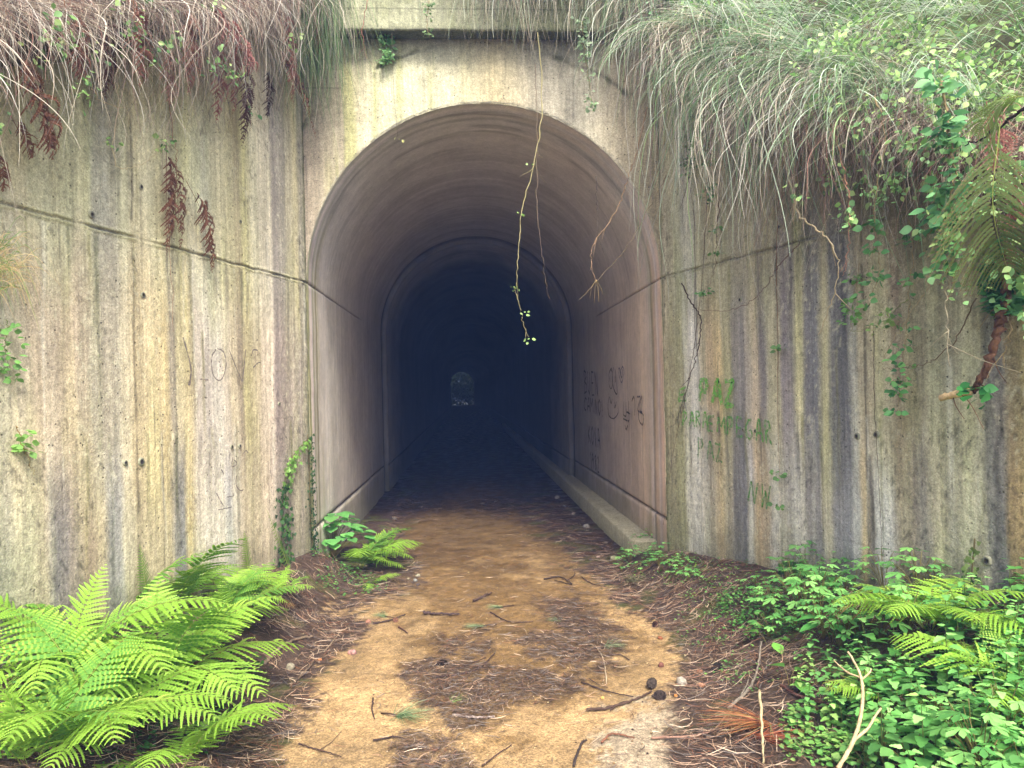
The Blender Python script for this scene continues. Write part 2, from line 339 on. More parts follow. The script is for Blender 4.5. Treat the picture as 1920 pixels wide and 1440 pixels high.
# ------------------------------------------------------------------ concrete walls
ALB = .95
def bands(s, h, tbl, side):
    """tbl rows: photo x, colours high, middle, low on the wall"""
    S = np.array([wall_s(r[0], side) for r in tbl]); o = np.argsort(S); S = S[o]
    cols = []
    for k in (1, 2, 3):
        a0 = np.array([tbl[i][k] for i in o], float); gy = a0.mean(1, keepdims=True); a0 = gy+(a0-gy)*(.86 if side == 'L' else .8)
        m0 = a0.mean(0); a0 = m0+(a0-m0)*(.72 if side == 'L' else .82)+(12 if side == 'L' else 18)
        cols.append(lin(a0))
    sj = s+(fb(s*3, h*.8, 71, 3)-.5)*.05+(fb(s*14, h*2.5, 73, 3)-.5)*.045
    out = []
    # sharpened interpolation: nearest-band with narrow blends
    idx = np.clip(np.searchsorted(S, sj)-1, 0, len(S)-2); f = np.clip((sj-S[idx])/(S[idx+1]-S[idx]), 0, 1)
    f = sm(.1, .9, f)
    for cc in cols: out.append(cc[idx]*(1-f[..., None])+cc[idx+1]*f[..., None])
    px_, py_ = 0, 0
    k = h+(fb(s*6, h*.8, 75, 3)-.5)*.7
    a = sm(2.6, 1.9, k)[..., None]; b = sm(1.5, .9, k)[..., None]
    c = out[0]*(1-a)+out[1]*a; c = c*(1-b)+out[2]*b
    st = fb(s*28, h*.55, 77, 4)[..., None]; st2 = fb(s*80, h*2.5, 79, 3)[..., None]; bl = fb(s*5, h*4, 81, 4)[..., None]
    c = c*(.74+.52*st)*(.86+.28*st2)*(.85+.3*bl)
    g = sm(.5, .72, fb(s*7, h*.9, 83, 3))[..., None]*.35
    return c*(1-g)+c*np.array([.92, 1.0, .72])*g
LT = [(-700, (120, 118, 86), (150, 142, 112), (120, 112, 95)), (-300, (150, 140, 105), (165, 150, 120), (110, 105, 95)),
 (0, (168, 162, 122), (165, 158, 130), (150, 148, 122)), (40, (178, 168, 126), (180, 165, 132), (160, 152, 125)), (75, (180, 176, 132), (188, 166, 132), (165, 150, 122)),
 (98, (176, 172, 130), (178, 160, 130), (92, 88, 88)), (112, (178, 172, 128), (172, 152, 122), (110, 102, 98)), (135, (172, 170, 126), (174, 152, 122), (134, 118, 104)),
 (165, (180, 176, 130), (166, 150, 120), (150, 126, 96)), (185, (140, 138, 118), (150, 142, 118), (166, 148, 108)), (205, (136, 134, 116), (152, 142, 118), (128, 128, 122)), (222, (150, 146, 122), (148, 140, 116), (136, 134, 128)),
 (236, (185, 182, 140), (196, 182, 144), (186, 174, 138)), (258, (170, 160, 120), (178, 158, 112), (158, 142, 102)), (285, (184, 176, 136), (186, 166, 118), (172, 154, 112)), (312, (178, 172, 126), (182, 160, 104), (176, 158, 110)),
 (326, (170, 162, 120), (140, 128, 104), (120, 116, 108)), (340, (178, 170, 126), (172, 156, 116), (98, 98, 96)), (353, (180, 172, 126), (182, 164, 114), (176, 156, 100)),
 (372, (186, 180, 146), (170, 158, 142), (180, 168, 146)), (392, (176, 172, 142), (168, 158, 146), (190, 180, 162)), (410, (178, 170, 128), (196, 188, 172), (206, 196, 176)), (425, (184, 174, 130), (186, 172, 150), (168, 166, 164)),
 (440, (176, 166, 118), (176, 160, 124), (182, 172, 150)), (454, (150, 136, 96), (136, 120, 94), (168, 152, 118)), (466, (182, 172, 112), (172, 158, 108), (176, 160, 124)), (484, (184, 176, 140), (176, 160, 120), (170, 152, 122)),
 (500, (194, 182, 152), (198, 180, 152), (190, 170, 140)), (511, (186, 174, 150), (208, 188, 164), (190, 170, 148)), (520, (120, 110, 104), (112, 98, 94), (126, 112, 102)), (536, (128, 120, 108), (124, 110, 100), (120, 108, 96)),
 (550, (150, 140, 112), (146, 132, 118), (146, 134, 116)), (562, (166, 154, 112), (140, 130, 116), (136, 126, 108)), (572, (130, 124, 108), (126, 118, 100), (110, 106, 78)), (580, (120, 112, 92), (106, 104, 76), (90, 92, 60))]
RT = [(1246, (176, 160, 126), (168, 152, 112), (140, 134, 92)), (1262, (160, 150, 112), (152, 142, 98), (132, 126, 84)), (1277, (160, 156, 120), (146, 140, 98), (146, 142, 100)),
 (1288, (176, 172, 146), (204, 198, 180), (204, 200, 180)), (1304, (170, 166, 138), (206, 202, 188), (200, 198, 182)), (1318, (166, 158, 118), (176, 162, 126), (176, 170, 150)), (1330, (168, 158, 116), (190, 160, 112), (150, 140, 112)),
 (1345, (166, 158, 112), (202, 172, 112), (180, 156, 110)), (1362, (160, 152, 112), (178, 168, 118), (172, 160, 128)), (1378, (148, 140, 108), (132, 124, 112), (100, 98, 94)), (1392, (150, 140, 108), (118, 112, 108), (92, 92, 94)),
 (1404, (158, 146, 110), (168, 154, 132), (182, 178, 172)), (1418, (158, 146, 112), (190, 168, 134), (180, 152, 108)), (1431, (144, 132, 108), (116, 108, 104), (164, 144, 106)), (1446, (150, 142, 104), (170, 162, 122), (186, 182, 164)),
 (1460, (140, 132, 104), (176, 166, 122), (174, 168, 146)), (1474, (122, 112, 98), (120, 110, 110), (150, 144, 132)), (1486, (120, 112, 96), (130, 120, 116), (186, 182, 168)), (1500, (138, 134, 92), (182, 172, 120), (180, 174, 152)),
 (1516, (110, 106, 92), (98, 96, 100), (130, 124, 116)), (1530, (104, 102, 92), (92, 92, 96), (120, 116, 112)), (1548, (120, 114, 86), (168, 158, 112), (170, 160, 126)), (1564, (96, 94, 88), (92, 92, 92), (112, 110, 110)),
 (1585, (92, 92, 88), (80, 80, 84), (120, 120, 122)), (1600, (120, 118, 98), (146, 144, 128), (172, 170, 160)), (1614, (122, 116, 86), (160, 146, 112), (184, 158, 108)), (1628, (118, 110, 80), (162, 148, 112), (128, 120, 104)),
 (1642, (112, 108, 80), (176, 170, 118), (196, 192, 180)), (1660, (104, 100, 76), (172, 160, 122), (200, 196, 184)), (1682, (112, 98, 76), (142, 122, 94), (150, 134, 110)), (1705, (108, 98, 72), (136, 124, 92), (140, 124, 100)),
 (1730, (112, 110, 72), (140, 130, 96), (116, 108, 94)), (1755, (120, 120, 72), (150, 146, 104), (164, 152, 118)), (1785, (118, 118, 70), (138, 132, 98), (128, 118, 102)), (1815, (110, 108, 70), (162, 158, 116), (168, 160, 132)),
 (1838, (98, 94, 68), (150, 144, 110), (170, 160, 130)), (1856, (90, 88, 72), (96, 94, 86), (98, 94, 88)), (1878, (92, 90, 76), (104, 98, 90), (86, 84, 80)), (1900, (96, 86, 60), (118, 100, 66), (132, 104, 56)), (1930, (92, 84, 60), (130, 110, 66), (144, 112, 58)), (2300, (90, 84, 60), (120, 108, 76), (120, 100, 70)), (3200, (110, 100, 70), (130, 116, 86), (120, 100, 70))]
def wing(side):
    c, D, N, top, tbl = (CL, DL, NL, top_L, LT) if side == 'L' else (CR, DR, NR, top_R, RT)
    ss = np.concatenate([np.arange(0, 3.9, .0105), np.linspace(3.9, 7.2, 12)])
    hr = np.concatenate([np.arange(-.3, HS-.03, .0135), HS+np.array([-.03, -.022, -.012, -.006, .0, .006, .012, .022, .03]), np.arange(HS+.045, 5.2, .0135)])
    S, H = np.meshgrid(ss, hr, indexing='ij'); tp = np.maximum(top(S), 1.2)
    over = np.maximum(H-tp, 0); Hc = np.minimum(H, tp)
    col = bands(S, Hc, tbl, side)*1.05
    # joint groove between the two pours, ragged, with lime and moss on the lip
    jw = (fb(S*9, 0*S, 91, 3)-.5)*.012
    q = np.abs(Hc-(HS+jw)); groove = sm(.011, .003, q)
    lip = sm(.03, .012, q)*(1-groove)*sm(.35, .6, fb(S*16, Hc*16, 93, 3))
    brk = sm(.3, .55, fb(S*5, 0*S+7, 92, 3)); groove = groove*(.35+.65*brk)
    col = col*(1-.5*groove[..., None])+0; col = col*(1-lip[..., None]*.5)+lin((150, 148, 92))*lip[..., None]*.5*(.8 if side == 'L' else .5)
    # fainter lift lines and board marks
    for (hh, k) in ((1.42, .12), (.62, .14)):
        col = col*(1-k*sm(.012, .003, np.abs(Hc-hh+(fb(S*4, 0*S, 95, 2)-.5)*.02))[..., None]*sm(.4, .6, fb(S*2, 0*S+hh, 96, 2))[..., None])
    # vertical panel joints
    for x0, k in (((255, .55), (330, .25)) if side == 'L' else ((1622, .6), (1460, .25))):
        s0 = wall_s(x0, side); col = col*(1-k*(sm(.012, .004, np.abs(S-s0+(fb(Hc*3, 0*S, 97, 2)-.5)*.02))*sm(.3, .5, fb(Hc*5, 0*S+x0, 98, 2)))[..., None])
    # runs: each starts at a hole, a crack or the joint and wanders down, thinning out
    rr = np.random.default_rng(5 if side == 'L' else 6)
    for i in range(90):
        s0 = rr.uniform(.05, 3.8); h0 = rr.choice([HS-.01, 1.42, rr.uniform(.8, float(top(s0)))]); ln_ = rr.uniform(.25, 1.5); w_ = rr.uniform(.006, .03); dn = h0-Hc
        if s0 > 3.7: continue
        i0 = max(0, int((s0-.12)/.0105)); i1 = min(len(ss), int((s0+.12)/.0105)); Sx = S[i0:i1]; dx = dn[i0:i1]
        mk = sm(w_, w_*.2, np.abs(Sx-s0+(fb(Hc[i0:i1]*2.5, 0*Sx+i, 115, 3)-.5)*.05))*sm(0, .04, dx)*sm(ln_, ln_*.25, dx)*(.4+.6*fb(Sx*30, Hc[i0:i1]*6, 116, 3)); k = mk[..., None]*rr.uniform(.3, .75)
        cc = lin([(66, 62, 56), (214, 210, 190), (120, 116, 66), (84, 88, 52), (56, 54, 54)][rr.integers(0, 5)]); col[i0:i1] = col[i0:i1]*(1-k)+cc*k
    sp = sm(.62, .72, fb(S*45, Hc*32, 111, 3))*sm(.42, .58, fb(S*4, Hc*1.2, 112, 3)); col = col*(1-.4*sp[..., None])+lin((206, 200, 168))*.4*sp[..., None]
    sd = sm(.64, .74, fb(S*50, Hc*26, 113, 3))*sm(.4, .6, fb(S*3, Hc*1.6, 114, 3)); col = col*(1-.45*sd[..., None])
    # the foot is damp, mossy and dark; green-brown and darker towards the top
    ft = sm(.75, .25, Hc+(fb(S*5, Hc*5, 99, 3)-.5)*.5)[..., None]; fm = lin((82, 84, 48)); col = col*(1-.45*ft)+fm*.45*ft*.8
    tpz = sm(1.0, .1, tp-Hc+(fb(S*8, Hc*1.5, 101, 3)-.5)*.8)[..., None]; tm = lin((104, 100, 66)); col = col*(1-.6*tpz)+tm*.6*tpz*.8
    # rust/moss line by the corner
    cr = sm(.05, 0, S+(fb(Hc*8, 0*S, 103, 3)-.5)*.05)[..., None]; col = col*(1-.6*cr)+lin((76, 84, 44))*.6*cr
    dis = (fb(S*3, Hc*3, 105, 3)-.5)*.012+(fb(S*30, Hc*20, 107, 3)-.5)*.006-.009*groove+.008*lip-.006*sm(.03, 0, S)*fb(Hc*25, S*25, 109, 2)
    # the wall is a solid 0.4 m slab: rows above the top edge fold back over it
    back = np.minimum(over, .4)*1.0
    X = c[0]+D[0]*S+N[0]*(dis-back); Y = c[1]+D[1]*S+N[1]*(dis-back)
    mb = MB(); mb.add(np.stack([X, Y, Hc], -1), grid_faces(len(ss), len(hr)), col.reshape(-1, 3))
    # rear face
    b = []
    sk = float((top(0)-1.2)/(top(0)-top(1)))
    for s0, h0 in ((0, -.3), (7.2, -.3), (7.2, 1.2), (sk, 1.2), (0, float(top(0)))):
        b.append((c[0]+D[0]*s0-N[0]*.4, c[1]+D[1]*s0-N[1]*.4, h0))
    mb.add(b, [(0, 1, 2, 3, 4)], lin((120, 115, 95)))
    e = empty('concrete_wing_wall', (*c, 0))
    mb.build('wall_face', M_CONC, e, smooth=True, loc=(*c, 0))
    return e
wallL = tag(wing('L'), 'yellow streaked concrete wing wall on the left of the tunnel, with faint dark scrawl', 'wall')
wallR = tag(wing('R'), 'darker grey striped concrete wing wall on the right of the tunnel, with green graffiti', 'wall')

# tie holes: mortar collar, the dark depth of the hole painted on its centre
def tie_hole(px, py, side, r, parent, pale=(152, 150, 124)):
    r *= .72
    p = wall_hit(px, py, side, .012); N = NL if side == 'L' else NR; D = DL if side == 'L' else DR
    n3 = np.array([N[0], N[1], 0]); d3 = np.array([D[0], D[1], 0]); mb = MB(); k = 14
    th = np.arange(k)*2*math.pi/k; V = []; cols = []
    for rr, off, cc in ((1.2, -.014, pale), (1.0, -.004, pale), (.7, -.004, (120, 118, 100)), (.5, -.004, (60, 54, 44)), (.0, -.01, (30, 27, 22))):
        j = 1+.16*(rng.random(k)-.5)
        V.append(p+n3*off+((np.cos(th)*rr*j)[:, None]*d3+(np.sin(th)*rr*1.1*j)[:, None]*np.array([0, 0, 1]))*r); cols += [lin(cc)*.8]*k
    f = [(i*k+j, i*k+(j+1) % k, (i+1)*k+(j+1) % k, (i+1)*k+j) for i in range(4) for j in range(k)]
    mb.add(np.vstack(V), f, np.array(cols)); mb.build('tie_hole', M_STONE, parent, smooth=True, loc=tuple(p))
for a in ((175, 402, .024), (267, 350, .02), (271, 553, .022), (268, 866, .03), (238, 868, .02), (453, 415, .016), (437, 838, .02), (452, 836, .018), (526, 757, .017)): tie_hole(a[0], a[1], 'L', a[2], wallL)
for a in ((1605, 818, .024), (1641, 815, .024), (1594, 527, .022), (1460, 425, .02), (1386, 562, .02), (1415, 808, .017), (1848, 1052, .03), (1392, 806, .013)): tie_hole(a[0], a[1], 'R', a[2], wallR)

# ------------------------------------------------------------------ portal head wall, beam, lining, ledge
def portal():
    e = empty('tunnel_portal', (*T0, 0)); L0 = (*T0, 0)
    # head wall above the arch
    phi = np.linspace(math.pi, 0, 301); nx = len(phi); nv = 190
    lx = RAD*np.cos(phi); ha = HS+RAD*np.sin(phi); t = np.linspace(0, 1, nv)
    LX = np.repeat(lx[:, None], nv, 1); H = ha[:, None]*(1-t[None])+5.45*t[None]
    edge = H-ha[:, None]
    st = fb(LX*22, H*.6, 121, 4)[..., None]; bl = fb(LX*4, H*4, 123, 4)[..., None]; fi = fb(LX*60, H*8, 125, 3)[..., None]
    base = np.array([np.interp(LX, [-1.52, -1.2, -.8, -.3, .1, .5, .9, 1.2, 1.52], v) for v in lin(np.array([(146, 134, 116), (176, 166, 140), (176, 173, 142), (192, 186, 156), (190, 176, 138), (166, 158, 138), (180, 172, 150), (176, 164, 138), (164, 150, 120)])).T]).transpose(1, 2, 0)
    c = base*(.78+.44*st)*(.8+.4*bl)*(.88+.24*fi)
    gr = (sm(.5, .66, fb(LX*9, H*.7, 127, 3))*sm(.2, .6, 1-np.abs(LX+.75)/.9))[..., None]*.55; c = c*(1-gr)+lin((150, 152, 84))*gr
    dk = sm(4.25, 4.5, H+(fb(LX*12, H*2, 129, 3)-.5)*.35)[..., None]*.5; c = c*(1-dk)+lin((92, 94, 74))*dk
    r = np.hypot(LX, H-HS)+(fb(LX*8, H*8, 131, 3)-.5)*.05; jt = sm(.022, .006, np.abs(r-2.03)); mj = sm(.05, .015, np.abs(r-2.03))*sm(.4, .6, fb(LX*18, H*18, 133, 3))
    mj = mj*sm(.3, .6, np.abs(LX)); jt = jt*sm(.3, .6, np.abs(LX))
    bk = sm(.35, .6, fb(LX*3, H*3, 134, 3)); jt = jt*bk; mj = mj*bk; c = c*(1-.5*jt[..., None]); c = c*(1-.6*mj[..., None])+lin((70, 74, 42))*.6*mj[..., None]
    for hh in (4.2, 4.36): c = c*(1-.5*(sm(.008, .002, np.abs(H-hh))*(LX < -1.2))[..., None])
    ar = sm(.035, .0, edge+(fb(LX*20, H*20, 135, 2)-.5)*.03)[..., None]*.45; c = c*(1-ar)+lin((190, 184, 160))*ar
    dis = (fb(LX*5, H*5, 137, 3)-.5)*.01+(fb(LX*30, H*30, 139, 3)-.5)*.006-.006*jt-.014*sm(.02, 0, edge)*fb(LX*60, H*60, 141, 2)
    Hj = H+sm(.03, 0, edge)*(fb(LX*40+H*30, LX*11, 143, 3)-.5)*.012
    mb = MB(); mb.add(tl(LX, -dis, Hj), grid_faces(nx, nv)[:, ::-1], c.reshape(-1, 3)*ALB); mb.build('head_wall', M_CONC, e, smooth=True, loc=L0)
    for sg in (-1, 1):
        mb = MB(); mb.add(tl(np.array([sg*RAD, sg*(RAD+.35), sg*(RAD+.35), sg*RAD]), .035, np.array([-.3, -.3, 5.4, 5.4])), [(0, 1, 2, 3)], lin((96, 98, 66))*ALB); mb.build('jamb', M_CONC, e, loc=L0)  # backing sheets added behind the corners to stop light leaking through
    # beam over the arch, standing 0.32 m proud of the head wall
    xs = np.linspace(-1.9, 1.95, 260); prof = [(.25, 5.5)]
    prof = [(-.02, 4.61)]+[(-.02-.15*i/10, 4.61) for i in range(1, 11)]+[(-.18, 4.618)]+[(-.18, 4.625+i*.0115) for i in range(70)]+[(-.15, 5.43), (.2, 5.44)]
    Pf = np.array(prof); XX = np.repeat(xs[:, None], len(Pf), 1); PYY = np.repeat(Pf[None, :, 0], len(xs), 0); PZ = np.repeat(Pf[None, :, 1], len(xs), 0)
    st = fb(XX*20, PZ*.8, 151, 4)[..., None]; bl = fb(XX*3+PYY*9, PZ*4, 153, 4)[..., None]
    c = lin((150, 150, 122))*(.7+.5*st)*(.75+.45*bl); g = sm(.45, .65, fb(XX*5, PZ*2, 155, 3))[..., None]*.6; c = c*(1-g)+lin((104, 108, 72))*g
    c = c*(1-.5*sm(.008, .002, np.abs(PZ-4.79))[..., None]); c = c*(1-.45*sm(.03, 0, np.abs(PZ-4.62))[..., None]*fb(XX*30, PZ, 157, 2)[..., None])
    c = np.where((PYY > -.165)[..., None], lin((96, 100, 84))*(.7+.5*bl), c)  # shade under the beam put into the colour of its underside
    mb = MB(); d = (fb(XX*12, PZ*12+PYY*12, 159, 3)-.5)*.012
    mb.add(tl(XX, PYY-d, PZ+d*.3), grid_faces(len(xs), len(Pf)), c.reshape(-1, 3)*ALB); mb.build('parapet_beam', M_CONC, e, smooth=True, loc=L0)
    return tag(e, 'pale concrete head wall and projecting beam above the tunnel arch', 'tunnel portal')
portal()
END = 84.0
def lining():
    e = empty('tunnel_lining', (*T0, 0)); L0 = (*T0, 0)
    h1 = np.concatenate([np.linspace(-.3, .44, 16), [.45, .456, .462], np.linspace(.48, HS-.02, 95), [HS-.008, HS, HS+.008]])
    ph = np.linspace(math.pi-.01, .01, 190)
    prof = [(-RAD, h) for h in h1]+[(RAD*math.cos(p), HS+RAD*math.sin(p)) for p in ph]+[(RAD, h) for h in h1[::-1]]
    Pf = np.array(prof); L = np.concatenate([[0], np.cumsum(np.hypot(*np.diff(Pf, axis=0).T))])
    d = np.concatenate([np.arange(0, .25, .008), np.arange(.25, 2.5, .0175), np.arange(2.5, 5.7, .05), [5.7, 5.73, 5.745, 5.76, 5.775, 5.79, 5.82], np.arange(5.87, 7, .05), np.arange(7, 22, .35), np.arange(22, END+.1, 2.0)])
    DD = np.repeat(d[:, None], len(Pf), 1); PX = np.repeat(Pf[None, :, 0], len(d), 0); H = np.repeat(Pf[None, :, 1], len(d), 0); LL = np.repeat(L[None], len(d), 0)
    # bands that run round the barrel near the mouth
    dj = DD+(fb(LL*1.2, DD*3, 161, 3)-.5)*.05
    kd = [0, .03, .07, .11, .16, .2, .24, .30, .36, .42, .55, .75, 1.1, 1.7, 2.6, 4, 8, 100]
    left = [(150, 138, 96), (140, 136, 70), (152, 146, 92), (206, 184, 164), (200, 176, 160), (168, 152, 138), (150, 144, 92), (196, 180, 156), (132, 122, 78), (188, 172, 150), (184, 170, 150), (196, 182, 164), (180, 168, 148), (170, 156, 138), (160, 146, 130), (150, 138, 124), (140, 130, 118), (120, 112, 104)]
    right = [(150, 146, 96), (196, 160, 128), (212, 174, 142), (202, 168, 140), (186, 160, 150), (206, 184, 168), (196, 164, 134), (204, 168, 132), (150, 130, 108), (198, 178, 162), (190, 164, 142), (206, 176, 146), (186, 160, 136), (176, 154, 136), (160, 144, 130), (150, 138, 124), (140, 130, 118), (120, 112, 104)]
    left = np.array(left, float); right = np.array(right, float); left = (left.mean(1, keepdims=True)+(left-left.mean(1, keepdims=True))*.6)*1.08; right = (right.mean(1, keepdims=True)+(right-right.mean(1, keepdims=True))*.7)*1.04
    cl = np.stack([np.interp(dj, kd, v) for v in lin(np.array(left)).T], -1); crr = np.stack([np.interp(dj, kd, v) for v in lin(np.array(right)).T], -1)
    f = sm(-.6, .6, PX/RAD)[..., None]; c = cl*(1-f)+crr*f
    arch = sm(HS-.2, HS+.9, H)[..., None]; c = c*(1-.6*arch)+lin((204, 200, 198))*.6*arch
    st = fb(DD*16, H*.5, 163, 4)[..., None]; bl = fb(DD*3, LL*3, 165, 4)[..., None]; c = c*(.82+.36*st)*(.84+.32*bl)
    gl = (sm(.55, .7, fb(DD*7, H*.4, 167, 3))*sm(1.2, .1, DD))[..., None]*.4; c = c*(1-gl)+lin((142, 138, 76))*gl
    lo = sm(.6, .2, H+(fb(DD*3, H*3, 169, 3)-.5)*.5)[..., None]*.5; c = c*(1-lo)+lin((112, 112, 78))*lo
    def ln(a, w): return sm(w, w*.3, np.abs(a))
    g = np.maximum(ln(H-.456, .012), ln(H-HS, .011)*sm(3.4, 3.0, DD)*.8)
    for dd, w in ((5.66, .11),): g = np.maximum(g, ln(DD-dd+(fb(LL*4, 0*LL, 171, 2)-.5)*.02, w*2)*.9)
    for dd, w in ((.405, .014), (.86, .012), (1.35, .012), (2.45, .016)): g = np.maximum(g, ln(DD-dd, w)*.25*sm(HS+.8, HS, H))
    c = c*(1-.65*g[..., None])
    # dark scuffs round the crown
    sc = (sm(.6, .75, fb(DD*9, LL*1.1, 173, 4))*sm(HS-.5, HS+.3, H)*sm(2.2, .2, DD))[..., None]*.35; c = c*(1-sc)
    mb = MB(); a = np.zeros_like(PX); 
    nx_ = np.where(H > HS, PX/RAD, np.sign(PX)); nh = np.where(H > HS, (H-HS)/RAD, 0)
    dis = -(fb(DD*4, LL*4, 175, 3)-.5)*.012+.02*g+.025*sm(.02, 0, DD)*(fb(LL*30, DD*60, 177, 3))
    dis = dis-.06*sm(5.74, 5.78, DD)
    c = c*(1-.6*sm(5.6, 9, DD+(fb(DD*2, LL*2, 179, 4)-.5)*2))[..., None]  # gloom of the deep bore put into the colour beyond the step
    bend = np.where(DD > 45, -((DD-45)/40)**2*.8, 0)      # the bore drifts a little to the left far in
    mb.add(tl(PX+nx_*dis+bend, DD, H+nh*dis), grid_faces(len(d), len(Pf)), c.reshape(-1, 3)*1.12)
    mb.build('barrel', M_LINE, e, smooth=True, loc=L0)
    return tag(e, 'pinkish concrete barrel of the tunnel running back into the dark', 'tunnel')
lin_e = lining()
def ledge():
    prof = np.array([(1.305, -.1), (1.31, .175), (1.32, .188), (1.39, .19), (1.525, .194)])
    d = np.concatenate([[.34], np.linspace(.345, 4, 140), np.linspace(4.1, 26, 60)])
    DD = np.repeat(d[:, None], len(prof), 1); X = np.repeat(prof[None, :, 0], len(d), 0); H = np.repeat(prof[None, :, 1], len(d), 0)
    c = lin((186, 178, 150))*(.7+.5*fb(DD*6, X*20+H*20, 181, 4)[..., None]); m = sm(.25, .05, H)[..., None]*.5; c = c*(1-m)+lin((96, 104, 58))*m
    n = (fb(DD*14, X*14+H*9, 183, 3)-.5)*.016
    mb = MB(); mb.add(tl(X+n, DD, H+n), grid_faces(len(d), 5), c.reshape(-1, 3)*ALB)
    k = mb.n; mb.add(tl(prof[:, 0], .34, prof[:, 1]), [(0, 1, 2, 3)], lin((140, 136, 104))*ALB); mb.add(tl(np.array([1.305, 1.39, 1.525, 1.525]), .342, np.array([-.1, .19, .194, -.1])), [(0, 1, 2, 3)], lin((140, 136, 104))*ALB)
    return tag(mb.build('concrete_ledge', M_CONC), 'low concrete ledge along the foot of the right tunnel wall', 'ledge')
ledge()

# ------------------------------------------------------------------ graffiti
GLY = {
 'A': [[(0, 0), (.35, 1), (.5, 1), (.8, 0)], [(.15, .4), (.7, .4)]], 'B': [[(0, 0), (0, 1), (.5, .95), (.6, .75), (.1, .52), (.65, .4), (.65, .1), (0, 0)]],
 'C': [[(.7, .9), (.3, 1), (0, .6), (.05, .2), (.4, 0), (.7, .1)]], 'D': [[(0, 0), (0, 1), (.5, .8), (.65, .4), (.4, .05), (0, 0)]], 'E': [[(.6, 1), (0, 1), (0, 0), (.6, 0)], [(0, .5), (.5, .5)]],
 'G': [[(.65, .95), (.3, 1), (0, .6), (.05, .15), (.4, 0), (.65, .2), (.62, .45), (.35, .45)]], 'I': [[(.2, 0), (.2, 1)]], 'K': [[(0, 0), (0, 1)], [(.6, 1), (.05, .5), (.65, 0)]],
 'M': [[(0, 0), (.05, 1), (.35, .4), (.65, 1), (.75, 0)]], 'N': [[(0, 0), (.02, 1), (.55, 0), (.6, 1)]], 'O': [[(.35, 0), (.02, .3), (.05, .8), (.35, 1), (.65, .75), (.65, .25), (.35, 0)]],
 'P': [[(.05, 0), (.05, 1), (.5, .98), (.6, .72), (.4, .5), (.08, .48)]], 'R': [[(.05, 0), (.05, 1), (.5, .98), (.58, .72), (.1, .5), (.65, 0)]], 'S': [[(.6, .95), (.2, 1), (.05, .75), (.5, .45), (.5, .1), (.05, .02)]],
 'U': [[(0, 1), (.02, .2), (.3, 0), (.55, .2), (.58, 1)]], 'V': [[(0, 1), (.35, 0), (.65, 1)]], 'W': [[(0, 1), (.2, 0), (.4, .7), (.6, 0), (.8, 1)]], 'Z': [[(0, 1), (.65, 1), (.05, 0), (.7, 0)]],
 '!': [[(.2, .35), (.2, 1.05)], [(.2, 0), (.2, .06)]], '7': [[(0, .95), (.5, 1), (.2, 0)], [(.1, .5), (.5, .5)]], '6': [[(.5, 1), (.1, .6), (.05, .2), (.35, 0), (.5, .25), (.1, .4)]], '8': [[(.3, .5), (.05, .8), (.3, 1), (.5, .8), (.3, .5), (0, .2), (.3, 0), (.55, .2), (.3, .5)]],
 '1': [[(0, .8), (.2, 1), (.2, 0)]], '9': [[(.5, .7), (.2, .5), (.05, .8), (.3, 1), (.5, .75), (.35, 0)]], '2': [[(.05, .85), (.3, 1), (.5, .75), (0, 0), (.55, 0)]], '.': [[(.1, 0), (.12, .06)]], ' ': []}
def stroke(mb, hit, pts, w, col):
    p2 = spline(pts, max(4, len(pts)*5)) if len(pts) > 1 else np.array(pts)
    P = np.array([hit(x, y) for x, y in p2]); t = unit(np.gradient(P, axis=0)); n = hit.normal; s = np.cross(t, n)
    P = P+np.cumsum(rng.normal(0, .0009, P.shape), 0)*(1-np.abs(n))+n*.006; W = w*(.55+.9*fb(np.arange(len(P))*.35+pts[0][0], 0*P[:, 0], 9, 2)); b = unit(s)*W[:, None]*.5; k = len(P)
    V = np.stack([P-b, P+b], 1).reshape(-1, 3); i = np.arange(k-1)*2
    mb.add(V, np.stack([i, i+1, i+3, i+2], 1), lin(col))
def hitter(kind, off=.016):
    if kind in 'LR':
        f = lambda x, y: wall_hit(x, y, kind, off); N = NL if kind == 'L' else NR; f.normal = np.array([N[0], N[1], 0])
    else:
        f = lambda x, y: lin_hit(x, y, 'R', off); f.normal = np.array([-ex[0], -ex[1], 0])
    return f
def word(mb, hit, txt, quad, w, col):
    """quad: photo corners of the word: bottom left, bottom right, top right, top left"""
    q = np.array(quad, float); adv = [(.55 if ch in 'I! 1.' else .95) for ch in txt]; tot = sum(adv); x = 0
    for ch, a in zip(txt, adv):
        for st in GLY[ch]:
            pts = []
            for gx, gy in st:
                u = (x+gx*(.9 if ch not in 'M' else 1.0))/tot; v = gy
                pts.append((1-u)*(1-v)*q[0]+u*(1-v)*q[1]+u*v*q[2]+(1-u)*v*q[3])
            if len(pts) == 2: pts = [pts[0], (pts[0]+pts[1])/2, pts[1]]
            # follow corners: straight pieces
            dense = [];
            for a0, b0 in zip(pts[:-1], pts[1:]): dense += [a0*(1-k)+b0*k for k in (0, .33, .66)]
            dense.append(pts[-1]); stroke(mb, hit, dense, w, col)
        x += a
hI = hitter('I', .02); hR = hitter('R', .02); hL = hitter('L', .02)
mb = MB(); K = (20, 17, 26)
word(mb, hI, 'BUEN', [(1097, 738), (1125, 741), (1123, 699), (1096, 695)], .026, K)
mb.build('graffiti', M_PAINT, lin_e, loc=(*T0, 0)); mb = MB()
word(mb, hI, 'CAMINO!', [(1096, 768), (1133, 782), (1132, 752), (1097, 746)], .026, K)
mb.build('graffiti', M_PAINT, lin_e, loc=(*T0, 0)); mb = MB()
word(mb, hI, 'KOVA', [(1105, 830), (1128, 842), (1126, 806), (1104, 797)], .026, K)
mb.build('graffiti', M_PAINT, lin_e, loc=(*T0, 0)); mb = MB()
